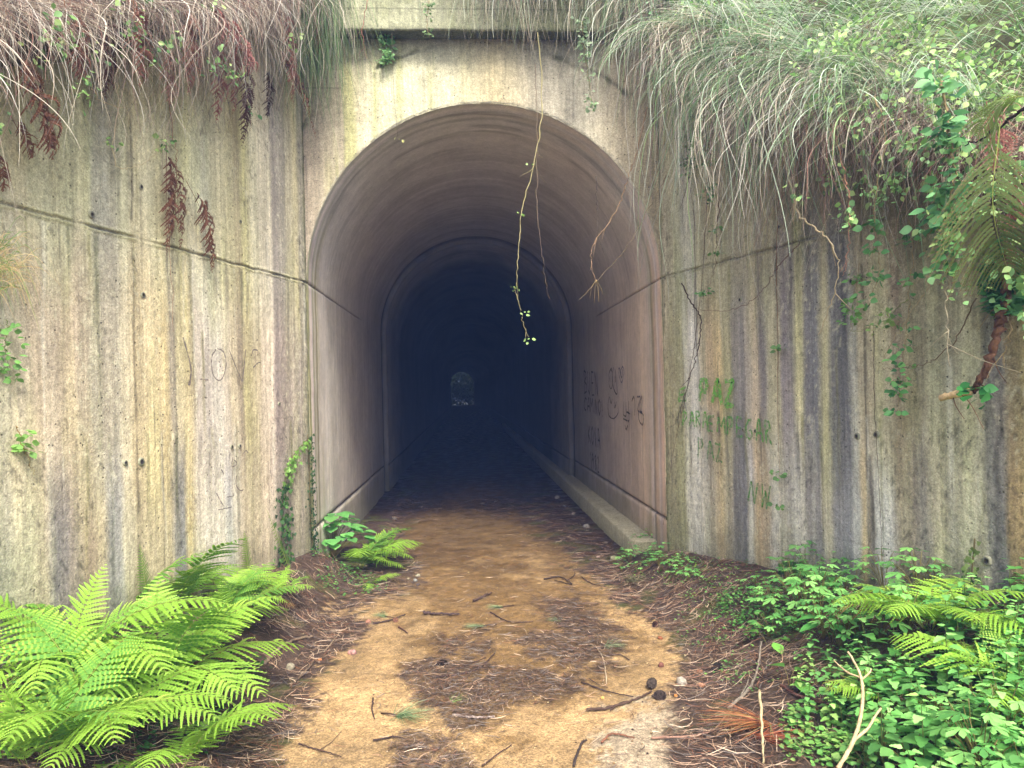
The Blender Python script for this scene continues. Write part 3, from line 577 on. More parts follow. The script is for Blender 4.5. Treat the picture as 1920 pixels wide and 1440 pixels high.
word(mb, hI, '1982', [(1109, 876), (1127, 888), (1126, 858), (1108, 848)], .026, K)
mb.build('graffiti', M_PAINT, lin_e, loc=(*T0, 0))
mb = MB()
for pts in ([(1148, 690), (1143, 700), (1143, 720), (1147, 728), (1150, 718), (1149, 698), (1146, 690)], [(1152, 688), (1149, 705), (1152, 728), (1158, 738), (1157, 712), (1154, 690)], [(1144, 706), (1145, 716)], [(1154, 705), (1155, 716), (1155, 706)],
            [(1143, 744), (1141, 762), (1143, 778), (1152, 784), (1160, 774), (1160, 762)], [(1144, 744), (1147, 756), (1149, 748)], [(1153, 752), (1154, 765), (1157, 754)]): stroke(mb, hI, pts, .018, (26, 22, 28))
stroke(mb, hI, [(1166, 700), (1163, 690), (1161, 692), (1163, 706), (1167, 716), (1171, 698), (1169, 686), (1165, 692)], .016, (44, 52, 88)); stroke(mb, hI, [(1163, 694), (1167, 708), (1169, 692)], .02, (44, 52, 88))
mb.build('doodle', M_PAINT, lin_e, loc=(*T0, 0))
mb = MB()
for pts in ([(1171, 752), (1171, 776), (1171, 778)], [(1175, 754), (1175, 780), (1170, 779)], [(1170, 785), (1178, 790)], [(1180, 752), (1181, 786), (1179, 790)], [(1176, 772), (1183, 776)], [(1186, 752), (1190, 744), (1192, 760), (1191, 780)], [(1196, 744), (1202, 745), (1197, 768), (1205, 772)], [(1205, 742), (1200, 762), (1199, 785), (1206, 796), (1208, 778), (1202, 772)], [(1173, 796), (1175, 806), (1178, 798)]): stroke(mb, hI, pts, .019, (36, 26, 30))
mb.build('date_scrawl', M_PAINT, lin_e, loc=(*T0, 0))
mb = MB(); G = (96, 164, 56)
word(mb, hR, 'E', [(1274, 752), (1298, 752), (1298, 722), (1276, 730)], .016, G)
word(mb, hR, 'PAZ', [(1312, 752), (1385, 762), (1384, 716), (1314, 712)], .036, G)
word(mb, hR, 'PARA', [(1281, 797), (1332, 804), (1330, 776), (1282, 771)], .016, G)
word(mb, hR, 'EMPEGAR', [(1328, 806), (1456, 834), (1452, 790), (1330, 780)], .017, (82, 140, 56))
word(mb, hR, 'PAZ', [(1310, 857), (1362, 868), (1358, 836), (1310, 822)], .016, (78, 128, 58))
word(mb, hR, 'NW', [(1404, 938), (1450, 958), (1452, 912), (1410, 902)], .016, (72, 128, 50))
mb.build('green_graffiti', M_FAINT, wallR, loc=(*CR, 0))
mb = MB(); Gy = (98, 88, 82)
for pts, w in (([(342, 632), (350, 660), (357, 690), (355, 722)], .014), ([(355, 715), (353, 724)], .026), ([(374, 711), (390, 713)], .012), ([(404, 655), (396, 670), (398, 700), (408, 713), (418, 705), (423, 680), (418, 660), (406, 653)], .01),
               ([(429, 657), (440, 685), (453, 717)], .01), ([(460, 655), (457, 680), (453, 717)], .009), ([(470, 668), (474, 656), (482, 658), (482, 668)], .01), ([(474, 689), (482, 681), (488, 680)], .01),
               ([(435, 858), (434, 875), (443, 869), (437, 860)], .009), ([(442, 892), (442, 912), (450, 920), (455, 918)], .009), ([(414, 880), (419, 890)], .009), ([(405, 925), (412, 938), (418, 948)], .01), ([(424, 932), (436, 930), (438, 925)], .01), ([(408, 955), (434, 950)], .008), ([(454, 852), (460, 846), (464, 850)], .008)): stroke(mb, hL, pts, w, Gy)
mb.build('dark_scrawl', M_PAINT, wallL, loc=(*CL, 0))

# ------------------------------------------------------------------ hill behind and above the walls
segs = []
def rim(t):
    """rim of the cutting: t in 0..3 (left wall near->corner, head wall, right wall corner->near). returns point, outward dir (away from cutting), height"""
    if t <= 1: s = 6.8*(1-t); p = CL+DL*s; n = -NL; h = float(np.maximum(top_L(s), 1.2))
    elif t <= 2: f = t-1; p = CL*(1-f)+CR*f-ey*.2; n = ey; h = 5.5
    else: s = 6.8*(t-2); p = CR+DR*s; n = -NR; h = float(np.maximum(top_R(s), 1.2))
    # soft blend of direction and height round the corners
    if .9 < t < 1.1: k = (t-.9)/.2; n = unit(-NL*(1-k)+ey*k); h = top_L(.68)*(1-k)+5.5*k if True else h
    if 1.9 < t < 2.1: k = (t-1.9)/.2; n = unit(ey*(1-k)-NR*k); h = 5.5*(1-k)+top_R(.68)*k
    return p, n, h
def hill():
    ts = np.linspace(0, 3, 420); d = np.array([.02, -.05, -.1, -.12, -.1, -.05, .02, .12, .25, .4, .6, .85, 1.2, 1.6, 2.1, 2.8, 3.8, 5, 7, 10, 15, 24, 40, 60, 78])
    dz = np.array([-.22, -.2, -.15, -.07, .0, .05, .08, .12, .17, .24, .37, .55, .82, 1.12, 1.5, 2.05, 2.8, 3.6, 4.6, 5.6, 6.2, 6.2, 6.2, 6.2, 6.2])
    V = np.zeros((len(ts), len(d), 3))
    for i, t in enumerate(ts):
        p, n, h = rim(t); V[i, :, 0] = p[0]+n[0]*d; V[i, :, 1] = p[1]+n[1]*d; V[i, :, 2] = h+dz
    q = V[..., 0]*1.0; w = V[..., 1]*1.0
    n = (fb(q*1.5+V[..., 2], w*1.5, 201, 4)-.5)
    amp = np.clip(np.abs(d)*.5+.08, 0, .7)[None]
    V[..., 2] += n*amp
    lip = (d < .1)[None]*(fb(q*6, w*6+V[..., 2]*3, 203, 3)-.5)*.12
    V[..., 2] += lip
    c = lin((70, 62, 44))*(.5+.9*fb(q*5, w*5, 205, 4)[..., None]); g = sm(.4, .6, fb(q*2, w*2, 207, 3))[..., None]*.6; c = c*(1-g)+lin((74, 92, 44))*g
    mb = MB(); mb.add(V, grid_faces(len(ts), len(d)), c.reshape(-1, 3)); o = mb.build('hill', M_SOIL, smooth=True); tag(o, kind='structure'); return V, d
HV, Hd = hill()
def hill_pt(t, dd):
    """point on the turf at rim parameter t and distance dd behind the rim"""
    t = np.asarray(t); i = np.clip((t/3*(len(HV)-1)), 0, len(HV)-1.001); i0 = i.astype(int); fi = (i-i0)[..., None]
    j = np.interp(dd, Hd[3:], np.arange(3, len(Hd))); j = np.clip(j, 3, len(Hd)-1.001); j0 = j.astype(int); fj = (j-j0)[..., None]
    a = HV[i0, j0]*(1-fi)+HV[i0+1, j0]*fi; b = HV[i0, j0+1]*(1-fi)+HV[i0+1, j0+1]*fi
    return a*(1-fj)+b*fj
def rim_n(t):
    return np.array([[*rim(float(k))[1], 0] for k in t])
def tL(px): return 1-wall_s(px, 'L')/6.8
def tR(px): return 2+wall_s(px, 'R')/6.8
def tH(px): p = face_hit(px, 735); lx = float(np.dot(p[:2]-T0, ex)); return 1+(lx+RAD)/(2*RAD)

def hanging(mb, t0, t1, n, L, dd, cols, w=.004, out=.12, up=.1, curl=.04, K=18, seed=1, sidew=.9, per=22, fan=.3):
    """tufts rooted on the turf whose blades fan out, lean over the rim and hang down in front of the wall"""
    r = np.random.default_rng(seed); m = max(4, n//per); tc = t0+(t1-t0)*r.random(m); dc = dd[0]+(dd[1]-dd[0])*r.random(m)**1.3; lc = r.choice([.45, .7, .9, 1.1, 1.5], m)*(.8+.4*r.random(m)); oc = out*r.uniform(.1, 2.2, m); lean = r.normal(0, fan, m); cc_ = r.integers(0, len(cols), m)
    k = np.minimum((m*r.random(n)**1.25).astype(int), m-1); t = np.clip(tc[k]+r.normal(0, .0035, n), 0.01, 2.99); dist = np.clip(dc[k]+r.normal(0, .03, n), dd[0], dd[1]+.1)
    P0 = hill_pt(t, dist); N = -rim_n(t); l = (L[0]+(L[1]-L[0])*r.random(n))*lc[k]; reach = np.maximum(dist+oc[k]*(.5+r.random(n))+.05, .03)
    a = np.linspace(0, 1, K)[None, :]; go = np.sin(np.minimum(1, a*l[:, None]*1.4/reach[:, None])*math.pi/2)
    ups = up*(.2+r.random(n))[:, None]*np.sin(np.clip(a*2.2, 0, math.pi)); tang = np.stack([-N[:, 1], N[:, 0], 0*N[:, 0]], -1)
    b = lean[k]+r.normal(0, fan*.7, n); lat = (b[:, None]*l[:, None]*(a*1.1-.45*a*a))+curl*l[:, None]*1.6*np.sin(a*(3.5+5*r.random(n))[:, None]+r.random(n)[:, None]*6)*a
    lat2 = curl*l[:, None]*1.2*np.sin(a*(3+5*r.random(n))[:, None]+r.random(n)[:, None]*6)*a
    P = P0[:, None, :]+N[:, None, :]*(reach[:, None]*go+lat2)[..., None]+tang[:, None, :]*lat[..., None]; P[..., 2] += -(l[:, None]*a**1.2)+ups
    W = w*(.5+1.0*r.random(n))[:, None]*(1-a**2*.85); pick = np.where(r.random(n) < .6, cc_[k], r.integers(0, len(cols), n))
    cc = lin(np.array(cols))[pick]*(.6+.7*r.random((n, 1))); ribbons(mb, P, W, tang+N*r.normal(0, sidew, (n, 1)), cc); return P

DRY = [(196, 186, 166), (184, 170, 150), (156, 140, 124), (128, 110, 100), (206, 200, 186), (96, 82, 74)]
RED = [(140, 98, 86), (160, 118, 104), (104, 72, 64), (170, 136, 124)]
GRN = [(112, 140, 88), (94, 124, 76), (132, 156, 104), (80, 106, 66)]
PALE = [(178, 196, 166), (158, 182, 146), (196, 206, 184), (132, 158, 120), (198, 200, 182)]  # washed-out greens: the haze over the bank put into the colour
mb = MB()
hanging(mb, tL(-300), tL(560), 3600, (.15, .6), (-.08, .35), DRY, .0032, seed=11, curl=.07, out=.2, per=16)
hanging(mb, tL(-300), tL(560), 2400, (.12, .45), (-.1, .5), RED+DRY[2:4], .0034, seed=12, curl=.06, out=.2, per=16)
hanging(mb, tL(220), tL(540), 1300, (.4, .72), (-.1, .2), DRY, .0032, seed=32, curl=.1, out=.22, per=12)
hanging(mb, tL(-300), tL(560), 500, (.2, .5), (-.1, .3), DRY[:2]+DRY[4:5], .006, seed=33, curl=.03, out=.3, per=6, fan=.6)
tag(mb.build('hanging_dry_grass', M_DRY), 'thick fringe of dry straw and red-brown stems hanging over the left wall', 'dry grass', kind='stuff')
mb = MB()
hanging(mb, tL(525), 1.05, 2800, (.5, 1.0), (-.05, .3), GRN+DRY[:1], .0042, seed=13, curl=.03, out=.2, fan=.2)
tag(mb.build('hanging_green_grass', M_LEAF), 'curtain of long green grass falling at the left corner of the portal', 'grass', kind='stuff')
mb = MB()
hanging(mb, 1.1, tH(880), 260, (.15, .55), (-.05, .3), DRY+GRN[:2], .0036, seed=14, curl=.05)
hanging(mb, tH(886), 1.97, 4200, (.35, .85), (-.08, .3), DRY[:4]+DRY[:2]+PALE[:2], .0034, seed=15, curl=.035, fan=.28, out=.2, per=14)
hanging(mb, tH(900), 1.97, 500, (.4, .8), (-.08, .3), DRY[:2]+PALE, .007, seed=45, curl=.02, fan=.35, out=.25, per=8)
tag(mb.build('hanging_straw', M_DRY), 'pale straw hanging over the beam right of the arch crown', 'dry grass', kind='stuff')
mb = MB()
hanging(mb, 1.95, tR(1400), 1300, (.35, .8), (-.1, .4), DRY, .0034, seed=36, curl=.04, out=.2, per=14)
hanging(mb, tR(1340), tR(1700), 3600, (.3, .95), (-.1, .4), DRY, .0034, seed=16, curl=.05, out=.28, per=16)
hanging(mb, tR(1440), tR(1720), 3000, (.2, .7), (-.1, .45), DRY+RED[:2], .0032, seed=17, curl=.06, out=.22, fan=.4, per=14)
hanging(mb, tR(1700), tR(2150), 2800, (.12, .42), (-.1, .45), DRY+RED[:2], .003, seed=47, curl=.06, out=.15, fan=.5, per=14)
hanging(mb, tR(1480), tR(1850), 1300, (.15, .45), (.1, .7), DRY[:5], .0034, seed=37, curl=.07, out=.3, fan=.8, per=10)
tag(mb.build('hanging_dry_thatch', M_DRY), 'long mat of dry grass hanging down the right wing wall', 'dry grass', kind='stuff')
mb = MB()
hanging(mb, tH(1150), tR(1800), 3000, (.2, .55), (.1, 1.6), PALE+GRN[:2], .006, up=.3, seed=18, curl=.03, out=.1, fan=.5, per=18)
hanging(mb, 1.98, tR(1700), 2000, (.3, .65), (-.1, .35), PALE+GRN+DRY[:1], .0065, up=.25, seed=28, curl=.03, out=.34, fan=.45, per=22)
hanging(mb, tR(1330), tR(1650), 500, (.6, 1.0), (-.1, .2), PALE+GRN, .006, up=.15, seed=48, curl=.03, out=.3, fan=.3, per=18)
hanging(mb, tL(-300), 1.1, 1500, (.2, .45), (.1, 1.3), GRN+DRY[:3], .0045, up=.18, seed=19, curl=.05, out=.1, fan=.5)
tag(mb.build('bank_grass', M_LEAF), 'fresh pale green grass arching on the bank above the walls', 'grass', kind='stuff')

# brambles and ivy leaves spread over the bank (too many to count)
def leaf_cloud(mb, t0, t1, d0, d1, n, size, cols, tmpl, seed, hgt=.25):
    r = np.random.default_rng(seed); m = max(4, n//22); tc = t0+(t1-t0)*r.random(m); dc = d0+(d1-d0)*r.random(m); k = r.integers(0, m, n)
    t = np.clip(tc[k]+r.normal(0, .018, n), .01, 2.99); dd = np.clip(dc[k]+r.normal(0, .12, n), -.1, 70)
    P = hill_pt(t, dd); N = -rim_n(t); P[:, 2] += r.random(n)*hgt; P += N*(.05+.1*r.random(n))[:, None]
    yd = r.normal(0, .6, (n, 3))+N*.4; yd[:, 2] -= .3; zd = r.normal(0, .45, (n, 3))+N*.6; zd[:, 2] += 1
    place(mb, *tmpl, P, yd, zd, size*(.6+.8*r.random(n)), lin(np.array(cols))[r.integers(0, len(cols), n)]*(.7+.6*r.random((n, 1))))
def leaf_curtain(mb, t0, t1, n, drop, out, size, cols, tmpl, seed):
    r = np.random.default_rng(seed); m = n//16; tc = t0+(t1-t0)*r.random(m); zc = drop*r.random(m)**1.4; oc = out*(.4+.8*r.random(m)); k = r.integers(0, m, n)
    t = np.clip(tc[k]+r.normal(0, .006, n), .01, 2.99); P = hill_pt(t, np.full(n, -.1)); N = -rim_n(t); P += N*(oc[k]+r.normal(0, .03, n))[:, None]; P[:, 2] += .08-zc[k]+r.normal(0, .04, n)
    yd = r.normal(0, .6, (n, 3))+N*.2; yd[:, 2] -= .5; zd = N*.8+r.normal(0, .35, (n, 3)); zd[:, 2] += .9
    place(mb, *tmpl, P, yd, zd, size*(.6+.8*r.random(n)), lin(np.array(cols))[r.integers(0, len(cols), n)]*(.7+.6*r.random((n, 1))))
LG = [(156, 190, 110), (134, 170, 98), (176, 202, 128), (108, 146, 82), (92, 126, 76)]
mb = MB()
leaf_cloud(mb, tR(1560), 2.75, -.12, 2.0, 7000, .034, LG+LG[:3], OVAL, 21, .3)
leaf_cloud(mb, 1.9, tR(1560), -.1, 2.0, 3400, .03, LG, LEAF, 22, .25)
tag(mb.build('bramble_leaves', M_LEAF), 'yellow-green bramble leaves spread over the bank at the upper right', 'brambles', kind='stuff')
mb = MB(); leaf_cloud(mb, .2, 1.95, .0, 1.6, 2400, .03, LG[1:]+[(140, 140, 110)], LEAF, 23, .2)
leaf_curtain(mb, tL(-200), tL(560), 420, .55, .3, .03, LG[1:], OVAL, 63)
tag(mb.build('creeper_leaves', M_LEAF), 'scattered small creeper leaves on the bank above the beam and left wall', 'creeper', kind='stuff')
mb = MB(); leaf_curtain(mb, tR(1620), tR(2100), 1100, .75, .34, .032, LG[1:]+[(150, 196, 130)], OVAL, 61)
leaf_curtain(mb, tR(1250), tR(1560), 420, .7, .3, .026, LG[1:]+[(150, 196, 150)], OVAL, 62)
tag(mb.build('bramble_curtain', M_LEAF), 'leafy bramble shoots hanging in front of the dry thatch on the right', 'brambles', kind='stuff')
# scrub stems behind the brambles
def brambles_twigs():
    mb = MB(); r = np.random.default_rng(25)
    n = 700; t = np.concatenate([r.uniform(.3, 2, 250), r.uniform(2.0, 2.7, 450)]); dd = r.uniform(0, 2.2, n); P0 = hill_pt(t, dd); N = -rim_n(t)
    a = np.linspace(0, 1, 9)[None, :]; l = r.uniform(.3, 1.0, n)[:, None]; tang = np.stack([-N[:, 1], N[:, 0], 0*N[:, 0]], -1)
    P = P0[:, None]+N[:, None]*(a*l*r.uniform(.1, .7, (n, 1)))[..., None]+tang[:, None]*(a*l*r.normal(0, .6, (n, 1)))[..., None]; P[..., 2] += l*(1.1*a-1.2*a*a)*r.uniform(.2, 1, (n, 1))
    ribbons(mb, P, np.full((n, 9), .005)*(1.2-a), r.normal(0, 1, (n, 3)), lin(np.array([(120, 92, 76), (160, 140, 110), (96, 76, 60)]))[r.integers(0, 3, n)])
    tag(mb.build('bramble_stems', M_DRY), 'tangled brown bramble stems arching over the bank', 'brambles', kind='stuff')
brambles_twigs()

# ------------------------------------------------------------------ fronds
def frond_on(mb, curve, side, Wd, npin, col, seed, pinn=11, shape='lance', droop=.25, curl=0.0, ragged=0.0, fwd=.35, tipcol=None, fat=1.0):
    r = np.random.default_rng(seed); c = np.asarray(curve, float); side = unit(np.asarray(side, float))
    seg = np.r_[0, np.cumsum(np.linalg.norm(np.diff(c, axis=0), axis=1))]; Lf = seg[-1]
    def at(t): return np.stack([np.interp(t*Lf, seg, c[:, k]) for k in range(3)], -1)
    t = np.linspace(.16, .985, npin); base = at(t); tan = unit(at(np.minimum(t+.02, 1))-at(np.maximum(t-.02, 0)))
    nrm = unit(np.cross(tan, side)); sd = np.cross(nrm, tan)
    if shape == 'lance': prof = np.clip(np.sin(np.clip((t-.08)/.92, 0, 1)**.62*math.pi), 0, 1)**.8
    else: prof = np.clip(1-t, 0, 1)**.75*1.15
    prof = prof+.04*(1-t)
    Q = np.linspace(.06, .97, pinn)
    out_c = lin(col); tc = lin(tipcol) if tipcol is not None else out_c*1.2
    AV = []; AC = []
    for s in (-1, 1):
        ln_ = prof*Wd*(1+ragged*(r.random(npin)-.5)); keep = r.random(npin) > ragged*.25
        d = unit(sd*s+tan*(fwd+.25*r.random((npin, 1))*.4+.1)+nrm*(r.normal(0, .06+ragged*.3, (npin, 1))))
        b3 = base[:, None, :]+d[:, None, :]*(ln_[:, None]*Q[None, :])[..., None]+tan[:, None, :]*(ln_[:, None]*.18*Q[None]**2)[..., None]
        dz = -droop*ln_[:, None]*Q[None]**2; b3[..., 2] += dz
        if curl: b3 += (-nrm[:, None, :])*(ln_[:, None]*curl*np.sin(Q[None]*2.5+r.random((npin, 1))))[..., None]-d[:, None, :]*(ln_[:, None]*curl*.6*Q[None]**2)[..., None]
        b3, ln2, d2, t2 = b3[keep], ln_[keep], d[keep], tan[keep]; n2 = nrm[keep]; k = len(b3)
        for s2 in (-1, 1):
            e = unit(np.cross(n2, d2))*s2
            pl = np.minimum(ln2[:, None]*.11+.003, Lf*.84/npin*.56)*(1-.8*Q[None]**1.4)*fat*(1+ragged*(r.random((k, pinn))-.5))
            w = ln2[:, None]*.46/pinn*fat**.5+0*pl
            di = unit(e[:, None, :]+d2[:, None, :]*.45+(-n2[:, None, :])*(.12+curl))
            A = b3-d2[:, None, :]*w[..., None]; B = b3+d2[:, None, :]*w[..., None]
            M1 = b3+di*pl[..., None]*.65+d2[:, None, :]*w[..., None]*.75; Tp = b3+di*pl[..., None]
            V = np.stack([A, B, M1, Tp], 2).reshape(-1, 3); AV.append(V)
            kk = (Q[None, :, None]*.6+.4*t[keep][:, None, None]); cc = out_c*(1-kk)+tc*kk; cc = cc*(.85+.3*r.random((k, 1, 1))); AC.append(np.repeat(cc.reshape(-1, 3), 4, 0))
        # pinna midrib
        ribbons(mb, b3, pl*.95+.0012, np.cross(n2, d2), np.tile(out_c*1.02, (k, 1)))
    V = np.vstack(AV); n = len(V)//4; mb.add(V, np.arange(n*4).reshape(-1, 4), np.vstack(AC))
    tt = np.linspace(0, 1, 16); tube(mb, at(tt), .0042*(1-.8*tt)*max(.6, Lf), lin((150, 160, 80)) if not curl else lin((120, 84, 60)), 4)
def arc_curve(Lf, e0, e1, n=24, yaw=0.0):
    a = np.linspace(0, 1, n); el = R(e0)+(R(e1)-R(e0))*a**.9; st = Lf/(n-1); yw = R(yaw)*a
    d = np.stack([np.cos(el)*np.cos(yw), np.cos(el)*np.sin(yw), np.sin(el)], -1)*st; return np.vstack([[0, 0, 0], np.cumsum(d[:-1], 0)])
FC = [(132, 176, 62), (146, 188, 68), (112, 162, 62), (152, 192, 74), (98, 150, 62)]
frond_mesh = []
for i, (Lf, W, e0, e1, yw) in enumerate([(.78, .17, 70, -14, 12), (.84, .19, 64, -22, -14), (.7, .16, 80, 15, 8), (.66, .15, 56, -30, -10), (.86, .2, 74, 0, 18), (.74, .17, 50, -24, 6), (.62, .13, 84, 44, -8)]):
    mb = MB(); frond_on(mb, arc_curve(Lf, e0, e1, 26, yw), (0, 1, 0), W*1.15, 21, FC[i % 5], 300+i, 9, 'lance', .3, ragged=(.08, .2, .1, .3, .12, .25, .15)[i], fat=1.2, tipcol=((186, 212, 92), (170, 204, 90), (200, 218, 110), (150, 186, 84), (180, 208, 84), (196, 208, 100), (160, 196, 96))[i]); o = mb.build('frond', M_FERN)
    frond_mesh.append(o.data); bpy.data.objects.remove(o)
mb = MB(); frond_on(mb, arc_curve(.66, 30, -42, 26, 16), (0, 1, 0), .14, 21, (128, 96, 60), 377, 9, 'lance', .5, ragged=.6, tipcol=(158, 122, 80)); o = mb.build('frond', M_DRY); dead_frond = o.data; bpy.data.objects.remove(o)
def fern(px, py, sc, n, label, az0, az1, seed, group=None, variants=None, dx=0, dz=0, col=None):
    p = g_at(px, py); r = random.Random(seed); root = empty('fern', tuple(p+np.array([dx, 0, dz-.02])))
    tag(root, label, 'fern', group)
    for i in range(n):
        v = r.choice(variants or range(len(frond_mesh))); f = bpy.data.objects.new('frond', dead_frond if r.random() < .07 else frond_mesh[v]); C.objects.link(f); f.parent = root
        az = az0+(az1-az0)*(i+.5)/n+r.uniform(-12, 12); f.rotation_euler = (R(r.uniform(-14, 14)), R(r.uniform(-10, 10)), R(az)); k = sc*1.22*r.uniform(.8, 1.15); f.scale = (k, k, k)
        f.location = (math.cos(R(az))*.03, math.sin(R(az))*.03, 0)
    return root
fg = 'bright green ferns along the foot of the left wall'
fern(300, 1290, .78, 13, 'large bright fern in the middle of the left clump, fronds spilling towards the sandy path', -150, 170, 1, fg)
fern(120, 1260, .8, 12, 'bright fern at the left edge of the picture, arching in front of the wall foot', -170, 170, 2, fg)
fern(400, 1190, .66, 11, 'bright fern whose fronds reach right towards the litter beside the path', -120, 100, 3, fg)
fern(230, 1170, .62, 9, 'upright fern standing against the left wall behind the large one', -40, 200, 4, fg)
fern(330, 1440, .55, 9, 'low fern at the bottom edge with fronds fanned over the pine needles', -160, 120, 5, fg, [1, 3, 5])
fern(60, 1430, .6, 9, 'fern cut by the lower left corner of the picture', -170, 150, 6, fg)
fern(515, 1120, .34, 6, 'small yellowish fern between the clump and the climbing ivy', -100, 120, 7, fg)
fern(672, 1062, .62, 11, 'small fern leaning out of the left jamb of the tunnel over the floor', -80, 60, 8, fg, [0, 1, 4, 5])
fern(40, 1175, .7, 11, 'tall fern against the wall at the far left, tips yellowish', -170, 170, 21, fg, [0, 2, 4, 6])
fern(330, 1135, .58, 9, 'fern directly in front of the left wall whose tips stand highest in the clump', -60, 230, 22, fg, [0, 2, 4, 6])
fern(180, 1390, .72, 12, 'low spreading fern between the two largest ones near the bottom of the clump', -170, 170, 23, fg, [0, 1, 3, 4])
fern(425, 1150, .5, 9, 'fern at the right end of the clump, its fronds overlapping like a fan', -90, 140, 24, fg, [0, 1, 4])
fern(-40, 1200, .7, 8, 'fern partly outside the left edge of the picture', -120, 120, 9, fg)
fern(690, 1095, .3, 5, 'tiny low fern below the leafy plant', -90, 30, 10, fg, [3, 5])
fern(1745, 1200, .58, 11, 'broad fern before the right wall among nettles', 20, 330, 11, 'ferns in the green patch on the right', [0, 1, 3, 5], dz=.08)
fern(1690, 1320, .4, 6, 'small pale fern low among the nettles below the broad one', 40, 300, 12, 'ferns in the green patch on the right', [1, 3, 5])
fern(1935, 1320, .5, 7, 'fern at the right edge of the picture half out of view', 60, 300, 13, 'ferns in the green patch on the right')
# thin upright fronds standing against the left wall
def wall_frond(px0, py0, px1, py1, W, side, label, col, tip, off=.1, name='fern', mid=None, **kw):
    a = wall_hit(px0, py0, side, off); b = wall_hit(px1, py1, side, kw.pop('off2', off)); pts = [a, b] if mid is None else [a, wall_hit(*mid, side, off*1.1), b]
    D = DL if side == 'L' else DR; cv = spline(pts, 22); N = NL if side == 'L' else NR
    mb = MB(); sd = np.array([D[0], D[1], 0])+np.array([N[0], N[1], 0])*kw.pop('tw', .2); npin = kw.pop('npin', 24)
    m = kw.pop('m', M_FERN); frond_on(mb, cv-a, sd, W, npin, col, int(px0*7+py0) % 9999, tipcol=tip, **kw)
    o = mb.build(name, m); o.location = a; return tag(o, label, 'fern')
wall_frond(282, 1160, 262, 1020, .08, 'L', 'single thin fern frond standing upright against the left wall above the clump', (120, 150, 70), (150, 176, 84), .07)
wall_frond(560, 1110, 500, 955, .07, 'L', 'slender frond rising beside the ivy at the left wall foot', (120, 150, 70), (150, 170, 84), .08)
wall_frond(470, 1110, 458, 995, .1, 'L', 'pale upright frond behind the clump against the streaked left wall', (130, 158, 70), (160, 180, 90), .06)
# dead and living fronds hanging on the walls
DR1, DR2 = (116, 80, 62), (156, 114, 90)
def hang(px0, py0, px1, py1, W, side, label, mid=None, c=DR1, t=DR2, off=.1, **kw):
    kw.setdefault('curl', .5); kw.setdefault('ragged', .7); kw.setdefault('droop', .5); kw.setdefault('fat', 1.9)
    o = wall_frond(px0, py0, px1, py1, W*1.35, side, label, c, t, off, 'dead_fern_frond', mid, m=M_DRY, **kw); o['group'] = 'dead fern fronds hanging on the walls'; return o
hang(312, 262, 312, 480, .06, 'L', 'thick red-brown dead frond hanging lowest in the middle of the left wall', off=.05, npin=34)
hang(330, 292, 338, 470, .045, 'L', 'thin looped dead frond directly right of the thickest one', off=.06)
hang(350, 340, 398, 512, .06, 'L', 'slanting dead frond hanging by a thread, crossing the wall joint', (378, 400), off=.05, npin=28)
hang(198, 10, 195, 190, .06, 'L', 'dark dead frond hanging straight below the top edge left of centre', c=(90, 66, 56), t=(120, 90, 74), off=.12)
hang(15, 80, 98, 300, .09, 'L', 'long curled dead frond arching down at the far left', (62, 190), off=.16)
hang(20, 215, 60, 296, .05, 'L', 'short dead frond below the curled one at the far left', off=.08)
hang(455, 90, 453, 275, .07, 'L', 'dark ragged dead frond hanging left of the tunnel corner', c=(86, 62, 56), t=(120, 88, 76), off=.1)
hang(505, 70, 592, 258, .06, 'L', 'long red dead frond slanting right to the tunnel corner', (560, 170), off=.16)
hang(370, -10, 478, 132, .11, 'L', 'broad pink-brown dead frond slanting down in the thick fringe', (420, 60), c=(158, 104, 96), t=(190, 140, 130), off=.3)
hang(400, 40, 405, 232, .07, 'L', 'pinkish dead frond in the densest part of the left fringe', c=(150, 100, 88), t=(180, 130, 116), off=.14)
hang(498, 120, 500, 225, .05, 'L', 'short dark dead frond with a black tip by the green grass', c=(70, 54, 50), t=(96, 76, 68), off=.1)
hang(-10, 280, 6, 360, .04, 'L', 'small dead frond cut by the left edge of the picture', off=.06)
hang(300, 60, 318, 200, .06, 'L', 'pale tangled dead frond left of the broad pink one', c=(156, 120, 104), t=(190, 156, 136), off=.2)
for q_, (a_, b_, c_, d_, w_, l_) in enumerate([(120, 0, 150, 150, .08, 'brown dead frond near the left end of the fringe, behind the curled one'), (250, -10, 262, 165, .07, 'dark dead frond left of the pale tangled one'), (345, -10, 352, 180, .08, 'rust-coloured frond under the broad pink one, hanging straight'), (430, 20, 436, 215, .07, 'rust frond hanging right of the pinkish one in the dense fringe'), (530, -10, 548, 200, .07, 'rust-brown frond at the edge of the green grass curtain'), (575, -10, 600, 95, .05, 'small rust frond at the top among the green grass')]):
    hang(a_, b_, c_, d_, w_, 'L', l_, c=(132, 92, 78), t=(164, 122, 106), off=.26+.03*(q_ % 3))
hang(1850, 190, 1862, 320, .07, 'R', 'pink-brown curled frond at the top of the big half-dead fern', c=(170, 116, 104), t=(200, 150, 136), off=.35)
hang(1905, 300, 1890, 440, .06, 'R', 'pinkish shrivelled frond at the right edge beside the big half-dead fern', c=(160, 104, 92), t=(190, 134, 120), off=.3)
wall_frond(1875, 235, 1898, 535, .25, 'R', 'big half-dead fern frond, green above and brown below, hanging at the right edge', (96, 112, 58), (140, 104, 78), .52, 'hanging_fern_frond', (1862, 390), ragged=.25, droop=.5, pinn=14, npin=34, tw=-.5, off2=.42)
wall_frond(1935, 180, 1830, 255, .16, 'R', 'pale olive fern frond arching out at the upper right edge', (130, 150, 84), (160, 170, 100), .5, 'hanging_fern_frond', (1880, 190), ragged=.1, droop=.6)

